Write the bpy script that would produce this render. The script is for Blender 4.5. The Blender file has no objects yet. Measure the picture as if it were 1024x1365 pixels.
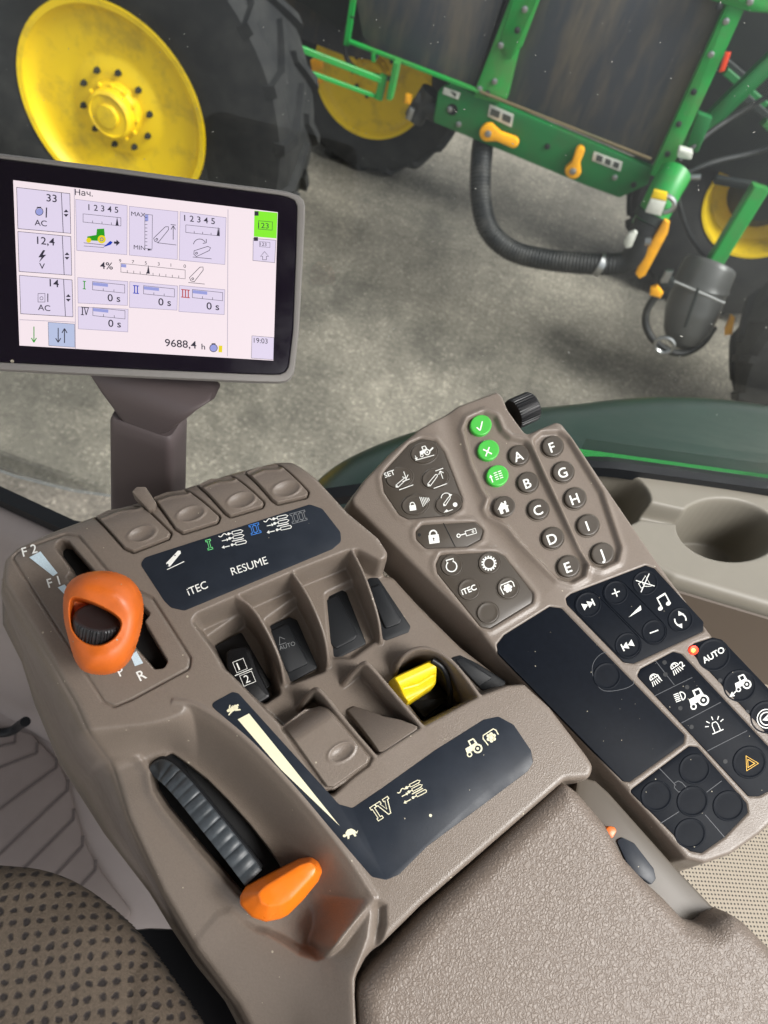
import bpy, math, random
import numpy as np
from mathutils import Matrix, Vector
random.seed(4); RNG = np.random.RandomState(7)
scene = bpy.context.scene
# ------------------------------------------------------------------ camera, sky, sun, exposure
F = 986.0                                   # focal length in photograph pixels (26 mm equivalent)
EYE = np.array([0.0, 0.0, 2.9])
_k = np.array([-332.0, 928.0]); _k /= np.hypot(*_k); _p = math.radians(50)
UP = np.array([-_k[0]*math.cos(_p), _k[1]*math.cos(_p), math.sin(_p)]); UP[0] = -(_k[0]*math.cos(_p))
_fw = np.array([0, 0, -1.0]); _fh = _fw-(_fw@UP)*UP; _fh /= np.linalg.norm(_fh)
ROT = np.array([np.cross(_fh, UP), _fh, UP])
cam_d = bpy.data.cameras.new('camera'); cam = bpy.data.objects.new('camera', cam_d)
scene.collection.objects.link(cam); scene.camera = cam
_m = Matrix.Identity(4)
for _i in range(3):
    for _j in range(3): _m[_i][_j] = ROT[_i][_j]
_m.translation = Vector(EYE); cam.matrix_world = _m
cam_d.sensor_fit = 'VERTICAL'; cam_d.sensor_height = 36; cam_d.lens = F/1365*36
cam_d.clip_start = 0.02; cam_d.clip_end = 500
cam_d.dof.use_dof = True; cam_d.dof.focus_distance = 0.50; cam_d.dof.aperture_fstop = 11.0
world = bpy.data.worlds.new("World"); scene.world = world; world.use_nodes = True
nt = world.node_tree; bg = nt.nodes['Background']
sky = nt.nodes.new('ShaderNodeTexSky'); sky.sky_type = 'NISHITA'; sky.sun_disc = False
SUN_EL, SUN_AZ = math.radians(50), math.radians(108)     # azimuth from +Y towards +X
sky.sun_elevation = SUN_EL; sky.sun_rotation = SUN_AZ; sky.dust_density = 4; sky.air_density = 1.0
hs = nt.nodes.new('ShaderNodeHueSaturation'); hs.inputs['Saturation'].default_value = 0.22
nt.links.new(sky.outputs[0], hs.inputs['Color']); nt.links.new(hs.outputs[0], bg.inputs[0])
bg.inputs[1].default_value = 0.115
sd_ = bpy.data.lights.new('sun', 'SUN'); sun = bpy.data.objects.new('sun', sd_); scene.collection.objects.link(sun)
sd_.energy = 2.1; sd_.angle = math.radians(25); sd_.color = (1, 0.985, 0.955)
_sd = Vector((math.sin(SUN_AZ)*math.cos(SUN_EL), math.cos(SUN_AZ)*math.cos(SUN_EL), math.sin(SUN_EL)))
sun.rotation_euler = _sd.to_track_quat('Z', 'Y').to_euler()
scene.view_settings.view_transform = 'Standard'; scene.view_settings.look = 'None'
EXPO = 0.82; scene.view_settings.exposure = EXPO; scene.view_settings.gamma = 1
scene.cycles.max_bounces = 6; scene.cycles.transparent_max_bounces = 8; scene.cycles.sample_clamp_indirect = 4

# ------------------------------------------------------------------ helpers
MM = 0.001
def ray(px, py): return ROT @ np.array([(px-512)/F, -(py-682.5)/F, -1.0])
class Plane:                                 # a real plane in the cab or the yard: origin, in-plane axes, normal
    def __init__(s, o, n, u=None):
        s.o = np.array(o, float); s.n = np.array(n, float); s.n /= np.linalg.norm(s.n)
        u = np.array([1.0, 0, 0]) if u is None else np.array(u, float)
        u = u-(u@s.n)*s.n; s.u = u/np.linalg.norm(u); s.v = np.cross(s.n, s.u)
    def uv(s, px, py, h=0.0):
        d = ray(px, py); t = ((s.o+s.n*h-EYE)@s.n)/(d@s.n); p = EYE+d*t-s.o
        return np.array([p@s.u, p@s.v])
    def uvs(s, pts, h=0.0):
        return np.array([s.uv(p[0], p[1], p[2]*MM if len(p) > 2 else h) for p in pts])
    def w(s, u, v, h=0.0): return s.o+s.u*u+s.v*v+s.n*h
    def wa(s, UVA, H):
        UVA = np.asarray(UVA); H = np.broadcast_to(np.asarray(H, float), (len(UVA),))
        return s.o+UVA[:, :1]*s.u+UVA[:, 1:2]*s.v+H[:, None]*s.n
    def off(s, h): return Plane(s.o+s.n*h, s.n, s.u)
def at_z(px, py, z): d = ray(px, py); return EYE+d*((z-EYE[2])/d[2])
def at_y(px, py, y): d = ray(px, py); return EYE+d*(y/d[1])
def at_d(px, py, dep): return EYE+ray(px, py)*dep
def lin(r, g, b, k=1.0):
    f = lambda c: (c/12.92 if c <= .04045 else ((c+.055)/1.055)**2.4)
    return (f(r/255)*k, f(g/255)*k, f(b/255)*k, 1)

def roundpoly(P, r, n=5):
    P = np.asarray(P, float); out = []; N = len(P)
    for i in range(N):
        a, b, c = P[i-1], P[i], P[(i+1) % N]
        d1, d2 = a-b, c-b; l1, l2 = np.hypot(*d1), np.hypot(*d2)
        if l1 < 1e-9 or l2 < 1e-9: continue
        d1 /= l1; d2 /= l2
        ang = math.acos(max(-1, min(1, d1@d2))); t = min(r/max(math.tan(ang/2), 1e-3), l1*.48, l2*.48)
        if math.pi-ang < .03: out.append(b); continue
        p, q = b+d1*t, b+d2*t
        for j in range(n+1):
            s = j/n; out.append((1-s)**2*p+2*s*(1-s)*b+s*s*q)
    return np.array(out)
def chaikin(P, n=2, closed=True):
    P = np.asarray(P, float)
    for _ in range(n):
        if closed:
            Q = np.roll(P, -1, 0); A = .75*P+.25*Q; B = .25*P+.75*Q; P = np.stack([A, B], 1).reshape(-1, P.shape[1])
        else:
            A = .75*P[:-1]+.25*P[1:]; B = .25*P[:-1]+.75*P[1:]
            P = np.vstack([P[:1], np.stack([A, B], 1).reshape(-1, P.shape[1]), P[-1:]])
    return P
def area(P): x, y = P[:, 0], P[:, 1]; return .5*np.sum(x*np.roll(y, -1)-y*np.roll(x, -1))
def ccw(P): return P if area(P) > 0 else P[::-1]
def inset(P, d):
    P = ccw(np.asarray(P)); a = P-np.roll(P, 1, 0); b = np.roll(P, -1, 0)-P
    a /= np.maximum(np.hypot(*a.T)[:, None], 1e-12); b /= np.maximum(np.hypot(*b.T)[:, None], 1e-12)
    na = np.stack([-a[:, 1], a[:, 0]], 1); nb = np.stack([-b[:, 1], b[:, 0]], 1)
    m = na+nb; m /= np.maximum(np.hypot(*m.T)[:, None], .6)
    return P+m*d
def ell(cx, cy, rx, ry=None, ang=0, n=40):
    ry = rx if ry is None else ry; a = math.radians(ang); t = np.linspace(0, 2*np.pi, n, endpoint=False)
    x, y = rx*np.cos(t), ry*np.sin(t)
    return np.stack([cx+x*math.cos(a)-y*math.sin(a), cy+x*math.sin(a)+y*math.cos(a)], 1)
def sst(x): x = np.clip(x, 0, 1); return x*x*(3-2*x)

_mats = {}
def M(name, col, rough=.5, metal=0, bump=0, bscale=2500, bdist=.0003, vary=0, vscale=60, coat=0, spec=.5, emit=None, estr=1, specks=0, rvar=0):
    if name in _mats: return _mats[name]
    m = bpy.data.materials.new(name); m.use_nodes = True; t = m.node_tree; b = t.nodes['Principled BSDF']
    b.inputs['Base Color'].default_value = col; b.inputs['Roughness'].default_value = rough
    b.inputs['Metallic'].default_value = metal; b.inputs['Coat Weight'].default_value = coat
    b.inputs['Specular IOR Level'].default_value = spec
    tc = t.nodes.new('ShaderNodeTexCoord')
    if emit: b.inputs['Emission Color'].default_value = emit; b.inputs['Emission Strength'].default_value = estr
    if bump:
        n = t.nodes.new('ShaderNodeTexNoise'); n.inputs['Scale'].default_value = bscale; n.inputs['Detail'].default_value = 2
        t.links.new(tc.outputs['Object'], n.inputs['Vector'])
        bu = t.nodes.new('ShaderNodeBump'); bu.inputs['Strength'].default_value = bump; bu.inputs['Distance'].default_value = bdist
        t.links.new(n.outputs['Fac'], bu.inputs['Height']); t.links.new(bu.outputs[0], b.inputs['Normal'])
    if vary:
        n2 = t.nodes.new('ShaderNodeTexNoise'); n2.inputs['Scale'].default_value = vscale; n2.inputs['Detail'].default_value = 6
        n2.inputs['Roughness'].default_value = .65
        t.links.new(tc.outputs['Object'], n2.inputs['Vector'])
        mr = t.nodes.new('ShaderNodeMapRange'); mr.inputs['From Min'].default_value = .3; mr.inputs['From Max'].default_value = .7
        mr.inputs['To Min'].default_value = 1-vary; mr.inputs['To Max'].default_value = 1+vary
        t.links.new(n2.outputs['Fac'], mr.inputs['Value'])
        vm = t.nodes.new('ShaderNodeVectorMath'); vm.operation = 'SCALE'; vm.inputs[0].default_value = col[:3]
        t.links.new(mr.outputs[0], vm.inputs['Scale']); t.links.new(vm.outputs[0], b.inputs['Base Color'])
    if rvar:
        n4 = t.nodes.new('ShaderNodeTexNoise'); n4.inputs['Scale'].default_value = 35; n4.inputs['Detail'].default_value = 5; n4.inputs['Roughness'].default_value = .6; t.links.new(tc.outputs['Object'], n4.inputs['Vector'])
        m4 = t.nodes.new('ShaderNodeMapRange'); m4.inputs['From Min'].default_value = .35; m4.inputs['From Max'].default_value = .65; m4.inputs['To Min'].default_value = rough-rvar; m4.inputs['To Max'].default_value = rough+rvar
        t.links.new(n4.outputs['Fac'], m4.inputs['Value']); t.links.new(m4.outputs[0], b.inputs['Roughness'])
    if specks:
        v = t.nodes.new('ShaderNodeTexVoronoi'); v.inputs['Scale'].default_value = specks; t.links.new(tc.outputs['Object'], v.inputs['Vector'])
        sc_ = t.nodes.new('ShaderNodeSeparateColor'); t.links.new(v.outputs['Color'], sc_.inputs[0])
        g1_ = t.nodes.new('ShaderNodeMath'); g1_.operation = 'GREATER_THAN'; g1_.inputs[1].default_value = .93; t.links.new(sc_.outputs[0], g1_.inputs[0])
        q_ = t.nodes.new('ShaderNodeMath'); q_.operation = 'MULTIPLY'; q_.inputs[1].default_value = .17; t.links.new(sc_.outputs[1], q_.inputs[0])
        l1_ = t.nodes.new('ShaderNodeMath'); l1_.operation = 'LESS_THAN'; t.links.new(v.outputs['Distance'], l1_.inputs[0]); t.links.new(q_.outputs[0], l1_.inputs[1])
        a1_ = t.nodes.new('ShaderNodeMath'); a1_.operation = 'MULTIPLY'; t.links.new(g1_.outputs[0], a1_.inputs[0]); t.links.new(l1_.outputs[0], a1_.inputs[1])
        x_ = t.nodes.new('ShaderNodeMix'); x_.data_type = 'RGBA'; x_.inputs['A'].default_value = col; x_.inputs['B'].default_value = lin(176, 168, 150)
        if b.inputs['Base Color'].links: t.links.new(b.inputs['Base Color'].links[0].from_socket, x_.inputs['A'])
        t.links.new(a1_.outputs[0], x_.inputs['Factor']); t.links.new(x_.outputs['Result'], b.inputs['Base Color'])
    _mats[name] = m; return m

def link(name, me, mat, parent=None, smooth=None):
    o = bpy.data.objects.new(name, me); scene.collection.objects.link(o)
    if mat is not None: me.materials.append(mat)
    if parent is not None:
        o.parent = parent; o.matrix_parent_inverse = Matrix(parent.matrix_basis).inverted() if parent.parent is None else Matrix.Identity(4)
    return o
def tag(o, label=None, cat=None, group=None, kind=None):
    if label: o['label'] = label
    if cat: o['category'] = cat
    if group: o['group'] = group
    if kind: o['kind'] = kind
    return o
def thing(name, label, cat, loc, group=None):
    o = bpy.data.objects.new(name, None); scene.collection.objects.link(o); o.location = [float(c) for c in loc]
    o.empty_display_size = .01; return tag(o, label, cat, group)
def mesh(name, V, Fc, mat, parent=None, smooth=35, uv=None):
    me = bpy.data.meshes.new(name); me.from_pydata([tuple(map(float, v)) for v in V], [], [tuple(map(int, f)) for f in Fc])
    me.update()
    if smooth is not None:
        me.polygons.foreach_set('use_smooth', [True]*len(me.polygons)); me.set_sharp_from_angle(angle=math.radians(smooth))
    return link(name, me, mat, parent)
def rings(Rs, closed=True, cap0=False, cap1=True, loop=False):
    n = len(Rs[0]); V = np.vstack(Rs); Fc = []
    for k in range(len(Rs)-(0 if loop else 1)):
        a, b = k*n, ((k+1) % len(Rs))*n
        for i in range(n if closed else n-1):
            j = (i+1) % n; Fc.append((a+i, a+j, b+j, b+i))
    if cap0: Fc.append(tuple(range(n))[::-1])
    if cap1: Fc.append(tuple(range((len(Rs)-1)*n, len(Rs)*n)))
    return V, Fc
def merge(parts):
    V = []; Fc = []; o = 0
    for v, f in parts:
        V.append(np.asarray(v)); Fc += [tuple(i+o for i in q) for q in f]; o += len(v)
    return np.vstack(V), Fc
def plate_g(pl, P, h0, h1, bev=.0004, hole=None, dome=0):
    """solid plate over the uv outline P from height h0 up to h1 with a rounded top edge"""
    P = ccw(P); R = [pl.wa(P, h0), pl.wa(P, h1-bev), pl.wa(inset(P, bev*.3), h1-bev*.3), pl.wa(inset(P, bev), h1)]
    return rings(R)
def plate(name, pl, px, h0, h1, mat, parent=None, r=.001, bev=.0004, hpx=None):
    """px: outline traced where the plate's top lies (mm heights)"""
    P = roundpoly(pl.uvs(px, (h1 if hpx is None else hpx)*MM), r) if r else pl.uvs(px, h1*MM)
    V, Fc = plate_g(pl, P, h0*MM, h1*MM, bev); return mesh(name, V, Fc, mat, parent)
def tube_g(P, r, n=12, cap=True, closed=False):
    P = np.asarray(P, float); N = len(P); r = np.broadcast_to(r, (N,)); T = np.gradient(P, axis=0)
    T /= np.linalg.norm(T, axis=1)[:, None]; u = np.cross(T[0], [0.13, .2, 1]); u /= np.linalg.norm(u); Rs = []
    a = np.linspace(0, 2*np.pi, n, endpoint=False)
    for i in range(N):
        u = u-(u@T[i])*T[i]; u /= np.linalg.norm(u); w = np.cross(T[i], u)
        Rs.append(P[i]+r[i]*(np.cos(a)[:, None]*u+np.sin(a)[:, None]*w))
    return rings(Rs, cap0=cap, cap1=cap)
def spline(P, n=60):
    P = chaikin(np.asarray(P, float), 4, closed=False); d = np.r_[0, np.cumsum(np.linalg.norm(np.diff(P, axis=0), axis=1))]
    s = np.linspace(0, d[-1], n); return np.stack([np.interp(s, d, P[:, k]) for k in range(P.shape[1])], 1)
def lathe_g(o, axis, prof, n=40, ref=None):
    """prof: (radius, height along axis)"""
    axis = np.asarray(axis, float)/np.linalg.norm(axis); ref = np.array([.31, .2, .9]) if ref is None else ref
    u = np.cross(axis, ref); u /= np.linalg.norm(u); w = np.cross(axis, u); a = np.linspace(0, 2*np.pi, n, endpoint=False)
    return rings([np.asarray(o)+axis*h+r*(np.cos(a)[:, None]*u+np.sin(a)[:, None]*w) for r, h in prof], cap0=True)
def box_g(pl, P, h0, h1, bev=.002): return plate_g(pl, P, h0, h1, bev)
def bar_g(a, b, w, t, up=(0, 0, 1)):
    a = np.asarray(a, float); b = np.asarray(b, float); d = b-a; d /= np.linalg.norm(d); up = np.asarray(up, float)
    s = np.cross(d, up); s /= np.linalg.norm(s); q = np.cross(s, d); R = []
    c = .12*min(w, t)
    prof = [(-w/2+c, -t/2), (w/2-c, -t/2), (w/2, -t/2+c), (w/2, t/2-c), (w/2-c, t/2), (-w/2+c, t/2), (-w/2, t/2-c), (-w/2, -t/2+c)]
    for p in (a, b): R.append(np.array([p+s*x+q*y for x, y in prof]))
    return rings(R, cap0=True)

def blur(A, k):
    if k < .3: return A
    n = int(3*k)+1; x = np.arange(-n, n+1); g = np.exp(-x*x/(2*k*k)); g /= g.sum()
    for ax in (0, 1):
        P = np.pad(A, [(n, n) if i == ax else (0, 0) for i in (0, 1)], mode='edge'); B = np.zeros_like(A)
        for i, w in enumerate(g): B += w*(P[i:i+A.shape[0], :] if ax == 0 else P[:, i:i+A.shape[1]])
        A = B
    return A
class Surf:
    """moulded surface: heights over a fine grid lying in a plane"""
    def __init__(s, pl, P, res, margin=0.0):
        P = np.asarray(P); lo = P.min(0)-margin; hi = P.max(0)+margin
        s.pl = pl; s.res = res; s.lo = lo; nx, ny = (np.ceil((hi-lo)/res)).astype(int)+1
        s.u = lo[0]+np.arange(nx)*res; s.v = lo[1]+np.arange(ny)*res; s.U, s.V = np.meshgrid(s.u, s.v)
        s.H = np.zeros((ny, nx)); s.mask = np.ones((ny, nx), bool)
    def sd(s, P, win=None):
        """signed distance to outline P (negative inside); outside the window a constant"""
        P = np.asarray(P); m = .03 if win is None else win
        i0 = max(0, int((P[:, 0].min()-m-s.lo[0])/s.res)); i1 = min(len(s.u), int((P[:, 0].max()+m-s.lo[0])/s.res)+2)
        j0 = max(0, int((P[:, 1].min()-m-s.lo[1])/s.res)); j1 = min(len(s.v), int((P[:, 1].max()+m-s.lo[1])/s.res)+2)
        D = np.full(s.H.shape, max(m, .03))
        if i1 <= i0 or j1 <= j0: return D
        X = s.U[j0:j1, i0:i1]; Y = s.V[j0:j1, i0:i1]; d2 = np.full(X.shape, 1e9); ins = np.zeros(X.shape, bool)
        for k in range(len(P)):
            ax, ay = P[k-1]; bx, by = P[k]; ex, ey = bx-ax, by-ay; L = ex*ex+ey*ey
            if L < 1e-14: continue
            t = np.clip(((X-ax)*ex+(Y-ay)*ey)/L, 0, 1); dx = X-ax-t*ex; dy = Y-ay-t*ey
            np.minimum(d2, dx*dx+dy*dy, out=d2)
            if ay != by: c = ((ay > Y) != (by > Y)) & (X < ex*(Y-ay)/(by-ay)+ax); ins ^= c
        d = np.sqrt(d2); d[ins] *= -1; D[j0:j1, i0:i1] = d; return D
    def line(s, P):
        """distance to an open polyline, and the parameter 0..n-1 along it"""
        P = np.asarray(P)[:, :2]; d2 = np.full(s.H.shape, 1e9); T = np.zeros(s.H.shape)
        for k in range(len(P)-1):
            ax, ay = P[k]; bx, by = P[k+1]; ex, ey = bx-ax, by-ay; L = ex*ex+ey*ey
            t = np.clip(((s.U-ax)*ex+(s.V-ay)*ey)/L, 0, 1); dx = s.U-ax-t*ex; dy = s.V-ay-t*ey; d = dx*dx+dy*dy
            m = d < d2; d2[m] = d[m]; T[m] = k+t[m]
        return np.sqrt(d2), T
    def to(s, w, h): s.H = s.H*(1-w)+w*h
    def loft(s, A, B, hB, f=lambda t: t):
        """blend from the present height at rim A to hB at the inner outline B"""
        a = s.sd(A, .2); b = s.sd(B, .2); t = np.clip(-a/(np.maximum(-a, 0)+np.maximum(b, 0)+1e-9), 0, 1); s.to(f(t), hB)
    def groove(s, P, depth, w): s.H -= depth*np.exp(-(s.sd(P)/w)**2)
    def sample(s, U, V):
        x = np.clip((U-s.lo[0])/s.res, 0, len(s.u)-1.001); y = np.clip((V-s.lo[1])/s.res, 0, len(s.v)-1.001)
        i = x.astype(int); j = y.astype(int); a = x-i; b = y-j; H = s.H
        return H[j, i]*(1-a)*(1-b)+H[j, i+1]*a*(1-b)+H[j+1, i]*(1-a)*b+H[j+1, i+1]*a*b
    def build(s, name, mat, parent=None, smooth=True):
        ny, nx = s.H.shape; idx = -np.ones((ny, nx), int); m = s.mask
        q = m[:-1, :-1] & m[1:, :-1] & m[:-1, 1:] & m[1:, 1:]; use = np.zeros_like(m)
        use[:-1, :-1] |= q; use[1:, :-1] |= q; use[:-1, 1:] |= q; use[1:, 1:] |= q
        idx[use] = np.arange(use.sum()); W = s.pl.wa(np.stack([s.U[use], s.V[use]], 1), s.H[use])
        Q = np.stack([idx[:-1, :-1][q], idx[:-1, 1:][q], idx[1:, 1:][q], idx[1:, :-1][q]], 1); n = len(Q)
        me = bpy.data.meshes.new(name); me.vertices.add(len(W)); me.vertices.foreach_set('co', W.astype(np.float32).ravel())
        me.loops.add(4*n); me.loops.foreach_set('vertex_index', Q.astype(np.int32).ravel()); me.polygons.add(n)
        me.polygons.foreach_set('loop_start', np.arange(0, 4*n, 4, dtype=np.int32))
        me.polygons.foreach_set('use_smooth', np.ones(n, bool))
        uv = me.uv_layers.new(name='UVMap'); UVv = np.stack([s.U[use], s.V[use]], 1)[Q.ravel()]
        uv.data.foreach_set('uv', UVv.astype(np.float32).ravel()); me.update(); me.validate()
        return link(name, me, mat, parent)

# ------ printed marks: thin sheets lying 0.1-0.2 mm above the surface they are printed on
_font = {}
def glyphs(txt, bold=0.0):
    key = (txt, bold)
    if key in _font: return _font[key]
    c = bpy.data.curves.new('t', 'FONT'); c.body = txt; c.size = 1; c.offset = bold; c.resolution_u = 4
    o = bpy.data.objects.new('t', c); scene.collection.objects.link(o)
    dg = bpy.context.evaluated_depsgraph_get(); me = bpy.data.meshes.new_from_object(o.evaluated_get(dg))
    V = np.array([v.co[:2] for v in me.vertices]); Fc = [tuple(p.vertices) for p in me.polygons]
    bpy.data.objects.remove(o); bpy.data.meshes.remove(me); bpy.data.curves.remove(c)
    V = V-[V[:, 0].min(), 0]; _font[key] = (V, Fc); return V, Fc
class Ink:
    def __init__(s, o=(0, 0), ex=(1, 0), ey=(0, 1)): s.V = []; s.F = []; s.n = 0; s.frame(o, ex, ey)
    def frame(s, o, ex=(1, 0), ey=(0, 1)): s.o = np.array(o, float); s.A = np.array([ex, ey], float); return s
    def rot(s, o, deg, k=1.0, asp=1.0):
        """local x along deg (clockwise in the picture), y downwards, k photograph pixels per unit"""
        a = math.radians(deg); return s.frame(o, (k*math.cos(a), k*math.sin(a)), (-k*asp*math.sin(a), k*asp*math.cos(a)))
    def add(s, V, Fc):
        V = np.asarray(V, float)@s.A+s.o; s.V.append(V); s.F += [tuple(i+s.n for i in f) for f in Fc]; s.n += len(V); return s
    def poly(s, P): P = np.asarray(P, float); return s.add(P, [tuple(range(len(P)))])
    def ring(s, P, w, closed=True):
        P = np.asarray(P, float)
        if closed: A = inset(P, w/2); B = inset(P, -w/2)
        else:
            T = np.gradient(P, axis=0) if len(P) > 2 else np.repeat(P[1:]-P[:1], 2, 0); T /= np.hypot(*T.T)[:, None]; N = np.stack([-T[:, 1], T[:, 0]], 1)
            A = P+N*w/2; B = P-N*w/2
        n = len(A); return s.add(np.vstack([A, B]), [(i, (i+1) % n, n+(i+1) % n, n+i) for i in range(n if closed else n-1)])
    def ln(s, *P, w=1.0):
        P = np.array(P, float)
        for a, b in zip(P[:-1], P[1:]): s.ring([a, b], w, False)
        return s
    def disc(s, x, y, r, ry=None, n=20): return s.poly(ell(x, y, r, ry, n=n))
    def circ(s, x, y, r, w, n=28): return s.ring(ell(x, y, r, n=n), w)
    def arc(s, x, y, r, a0, a1, w, n=14):
        t = np.radians(np.linspace(a0, a1, n)); return s.ring(np.stack([x+r*np.cos(t), y+r*np.sin(t)], 1), w, False)
    def rect(s, x, y, w, h): return s.poly([(x, y), (x+w, y), (x+w, y+h), (x, y+h)])
    def frm(s, x, y, w, h, t=1): return s.ring([(x, y), (x+w, y), (x+w, y+h), (x, y+h)], t)
    def text(s, t, x, y, size, bold=0.0, cx=False, sx=1.0):
        V, Fc = glyphs(t, bold); V = V.copy()
        if cx: V[:, 0] -= V[:, 0].max()/2; 
        V = V*[size*sx, -size]+[x, y]; return s.add(V, Fc)
    def go(s, name, pl, h, mat, parent=None):
        V = np.vstack(s.V); UV = pl.uvs(V, h*MM) if h is not None else None
        return mesh(name, pl.wa(UV, h*MM), s.F, mat, parent, smooth=None)

# ------------------------------------------------------------------ materials
TAUPE = M('taupe_plastic', lin(118, 107, 97), .35, bump=.7, bscale=1250, bdist=.00025, vary=.07, vscale=700, spec=.45, specks=240, rvar=.07)
TAUPE_D = M('taupe_fine_plastic', lin(86, 78, 68), .45, bump=.12, bscale=2600, bdist=.00015, spec=.45)
POST = M('mauve_dark_plastic', lin(96, 86, 86), .45, bump=.15, bscale=2000, bdist=.0002)
BEIGE = M('beige_plastic', lin(124, 119, 108), .5, bump=.15, bscale=1800, bdist=.0002, vary=.03, vscale=30)
NAVY = M('navy_film', lin(36, 41, 49), .4, bump=.12, bscale=900, bdist=.0001, vary=.12, vscale=80, spec=.22, specks=330, rvar=.08)
BLACKPAD = M('black_soft_film', lin(16, 20, 27), .5, bump=.1, bscale=2500, bdist=.0001, spec=.08, vary=.15, vscale=300, specks=420)
RUB = M('black_rubber', lin(25, 27, 30), .5, bump=.2, bscale=1500, bdist=.0002, spec=.3)
BLACK = M('black_plastic', lin(18, 18, 20), .4, spec=.35)
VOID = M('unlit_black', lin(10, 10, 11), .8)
GREYRUB = M('grey_rubber', lin(58, 63, 67), .42, bump=.15, bscale=900, bdist=.0003, vary=.25, vscale=200)
ORANGE = M('orange_plastic', lin(214, 104, 30), .42, bump=.25, bscale=700, bdist=.0002, spec=.5, vary=.10, vscale=90, rvar=.12, specks=300)
ORANGE2 = M('bright_orange_plastic', lin(234, 118, 24), .32, bump=.1, bscale=900, bdist=.0002, spec=.5, vary=.06, vscale=120, rvar=.1)
YEL = M('yellow_plastic', lin(232, 200, 26), .4, bump=.2, bscale=500, bdist=.0002, vary=.10, vscale=260, specks=500)
WHITE = M('white_print', lin(232, 232, 226), .55)
CREAM = M('cream_print', lin(226, 220, 188), .55, vary=.06, vscale=1500)
LBLUE = M('pale_blue_print', lin(196, 214, 222), .6, vary=.15, vscale=1500)
GRN = M('green_print', lin(110, 214, 130), .5)
BLU = M('blue_print', lin(66, 132, 216), .5)
GREYP = M('grey_print', lin(120, 122, 124), .5)
AMB = M('amber_print', lin(240, 184, 30), .45)
BTN = M('dark_taupe_button', lin(70, 63, 55), .38, bump=.08, bscale=2500, bdist=.0001)
BTNG = M('green_button', lin(70, 178, 66), .35)
CHROME = M('scuffed_steel', lin(175, 176, 176), .3, metal=1)

# ------------------------------------------------------------------ main armrest console
_c = at_d(512, 850, .48)
PA = Plane(_c, (0, -math.sin(math.radians(15)), math.cos(math.radians(15))))
SH = -26                                        # sunken shelf level, mm
base = PA.w(*PA.uv(300, 950, -.12), -.12)
con = thing('armrest_console', 'taupe plastic tractor armrest console with orange levers, recessed rocker switches and navy printed panels', 'control console', base)
TOP = [(19, 727, -3), (60, 707, -5), (122, 684, -8), (180, 667, -10), (244, 648, -10), (302, 630, -10), (368, 613, -10), (390, 614, -6), (422, 638, -2), (464, 682), (505, 716), (517, 738, -3), (512, 757, -12), (524, 768, SH), (560, 808, SH), (615, 862, SH), (668, 893, -14),
       (700, 911), (734, 942), (783, 1006), (790, 1022, -3), (778, 1040, -12), (745, 1042, -12), (559, 1204, -10), (486, 1276, -10), (472, 1302, -10), (476, 1440, -20),
       (372, 1440, -45), (318, 1340, -45), (262, 1268, -42), (216, 1190, -40), (170, 1092, -36), (140, 1010, -20), (104, 940, -6), (60, 866, -2), (4, 776), (4, 744)]
Tuv = chaikin(roundpoly(PA.uvs(TOP), .006), 1)
LEFT = [(470, 1560), (345, 1420), (300, 1335), (262, 1288), (227, 1236), (199, 1190), (139, 1112), (78, 1016), (46, 940), (28, 882), (3, 832), (2, 770)]
_l = PA.uvs(LEFT, -.15); _r = inset(PA.uvs(TOP[:26]), -.007)
if area(PA.uvs(TOP)) < 0: _r = _r[::-1] if np.hypot(*(_r[0]-PA.uvs(TOP[:1])[0])) > .05 else _r
sidepts = np.vstack([_l, _r])
S = Surf(PA, np.vstack([Tuv, sidepts]), .0006, .012)
def U(pts, h=0.0, r=None): 
    P = PA.uvs(pts, h*MM); return P if r is None else roundpoly(P, r)
# throttle recess: right wall falls from the curved rim to the slot, left side opens to the console's flank
RC = chaikin(U([(150, 968), (205, 965), (246, 950), (243, 936), (267, 941), (317, 976), (364, 1023), (411, 1076), (461, 1139), (480, 1172), (499, 1198), (484, 1222), (440, 1262), (452, 1300), (470, 1310), (478, 1460), (-60, 1460), (-60, 990)]), 2)
KC = chaikin(PA.uvs([(196, 1012), (224, 1000), (240, 1008), (276, 1040), (332, 1096), (372, 1152), (398, 1196), (420, 1226), (404, 1262), (440, 1300), (452, 1318), (462, 1460), (-60, 1460), (-60, 1120), (100, 1050), (176, 1022)], -.036), 2)
S.loft(RC, KC, -.036, lambda t: sst(t**.8))
# switch shelf between the front block and the rear block
shelf = U([(256, 828), (263, 818), (330, 789), (395, 761), (462, 735), (478, 732), (507, 748), (519, 742), (600, 740), (760, 880), (699, 911), (676, 913), (640, 926), (570, 964), (560, 969), (500, 1008), (442, 1062), (432, 1052), (374, 966), (310, 900)], 0, .003)
a = S.sd(shelf, .2); S.to(sst(-a/.0030), SH*MM)
# left end of the shelf meets the printed strip with a longer slope
# deep wells under the switches
def well(px, h, w=.004, hp=None, r=.002):
    P = U(px, SH if hp is None else hp, r); S.to(sst(-S.sd(P)/w), h*MM); return P
well([(275, 850), (330, 812), (358, 850), (375, 925), (352, 940), (300, 900)], -44)
well([(352, 826), (402, 790), (428, 850), (436, 895), (385, 915)], -36)
well([(432, 790), (478, 768), (508, 852), (470, 880), (440, 880)], -31)
well([(524, 912), (530, 890), (556, 876), (590, 880), (612, 905), (634, 930), (566, 964)], -48, .003)
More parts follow.
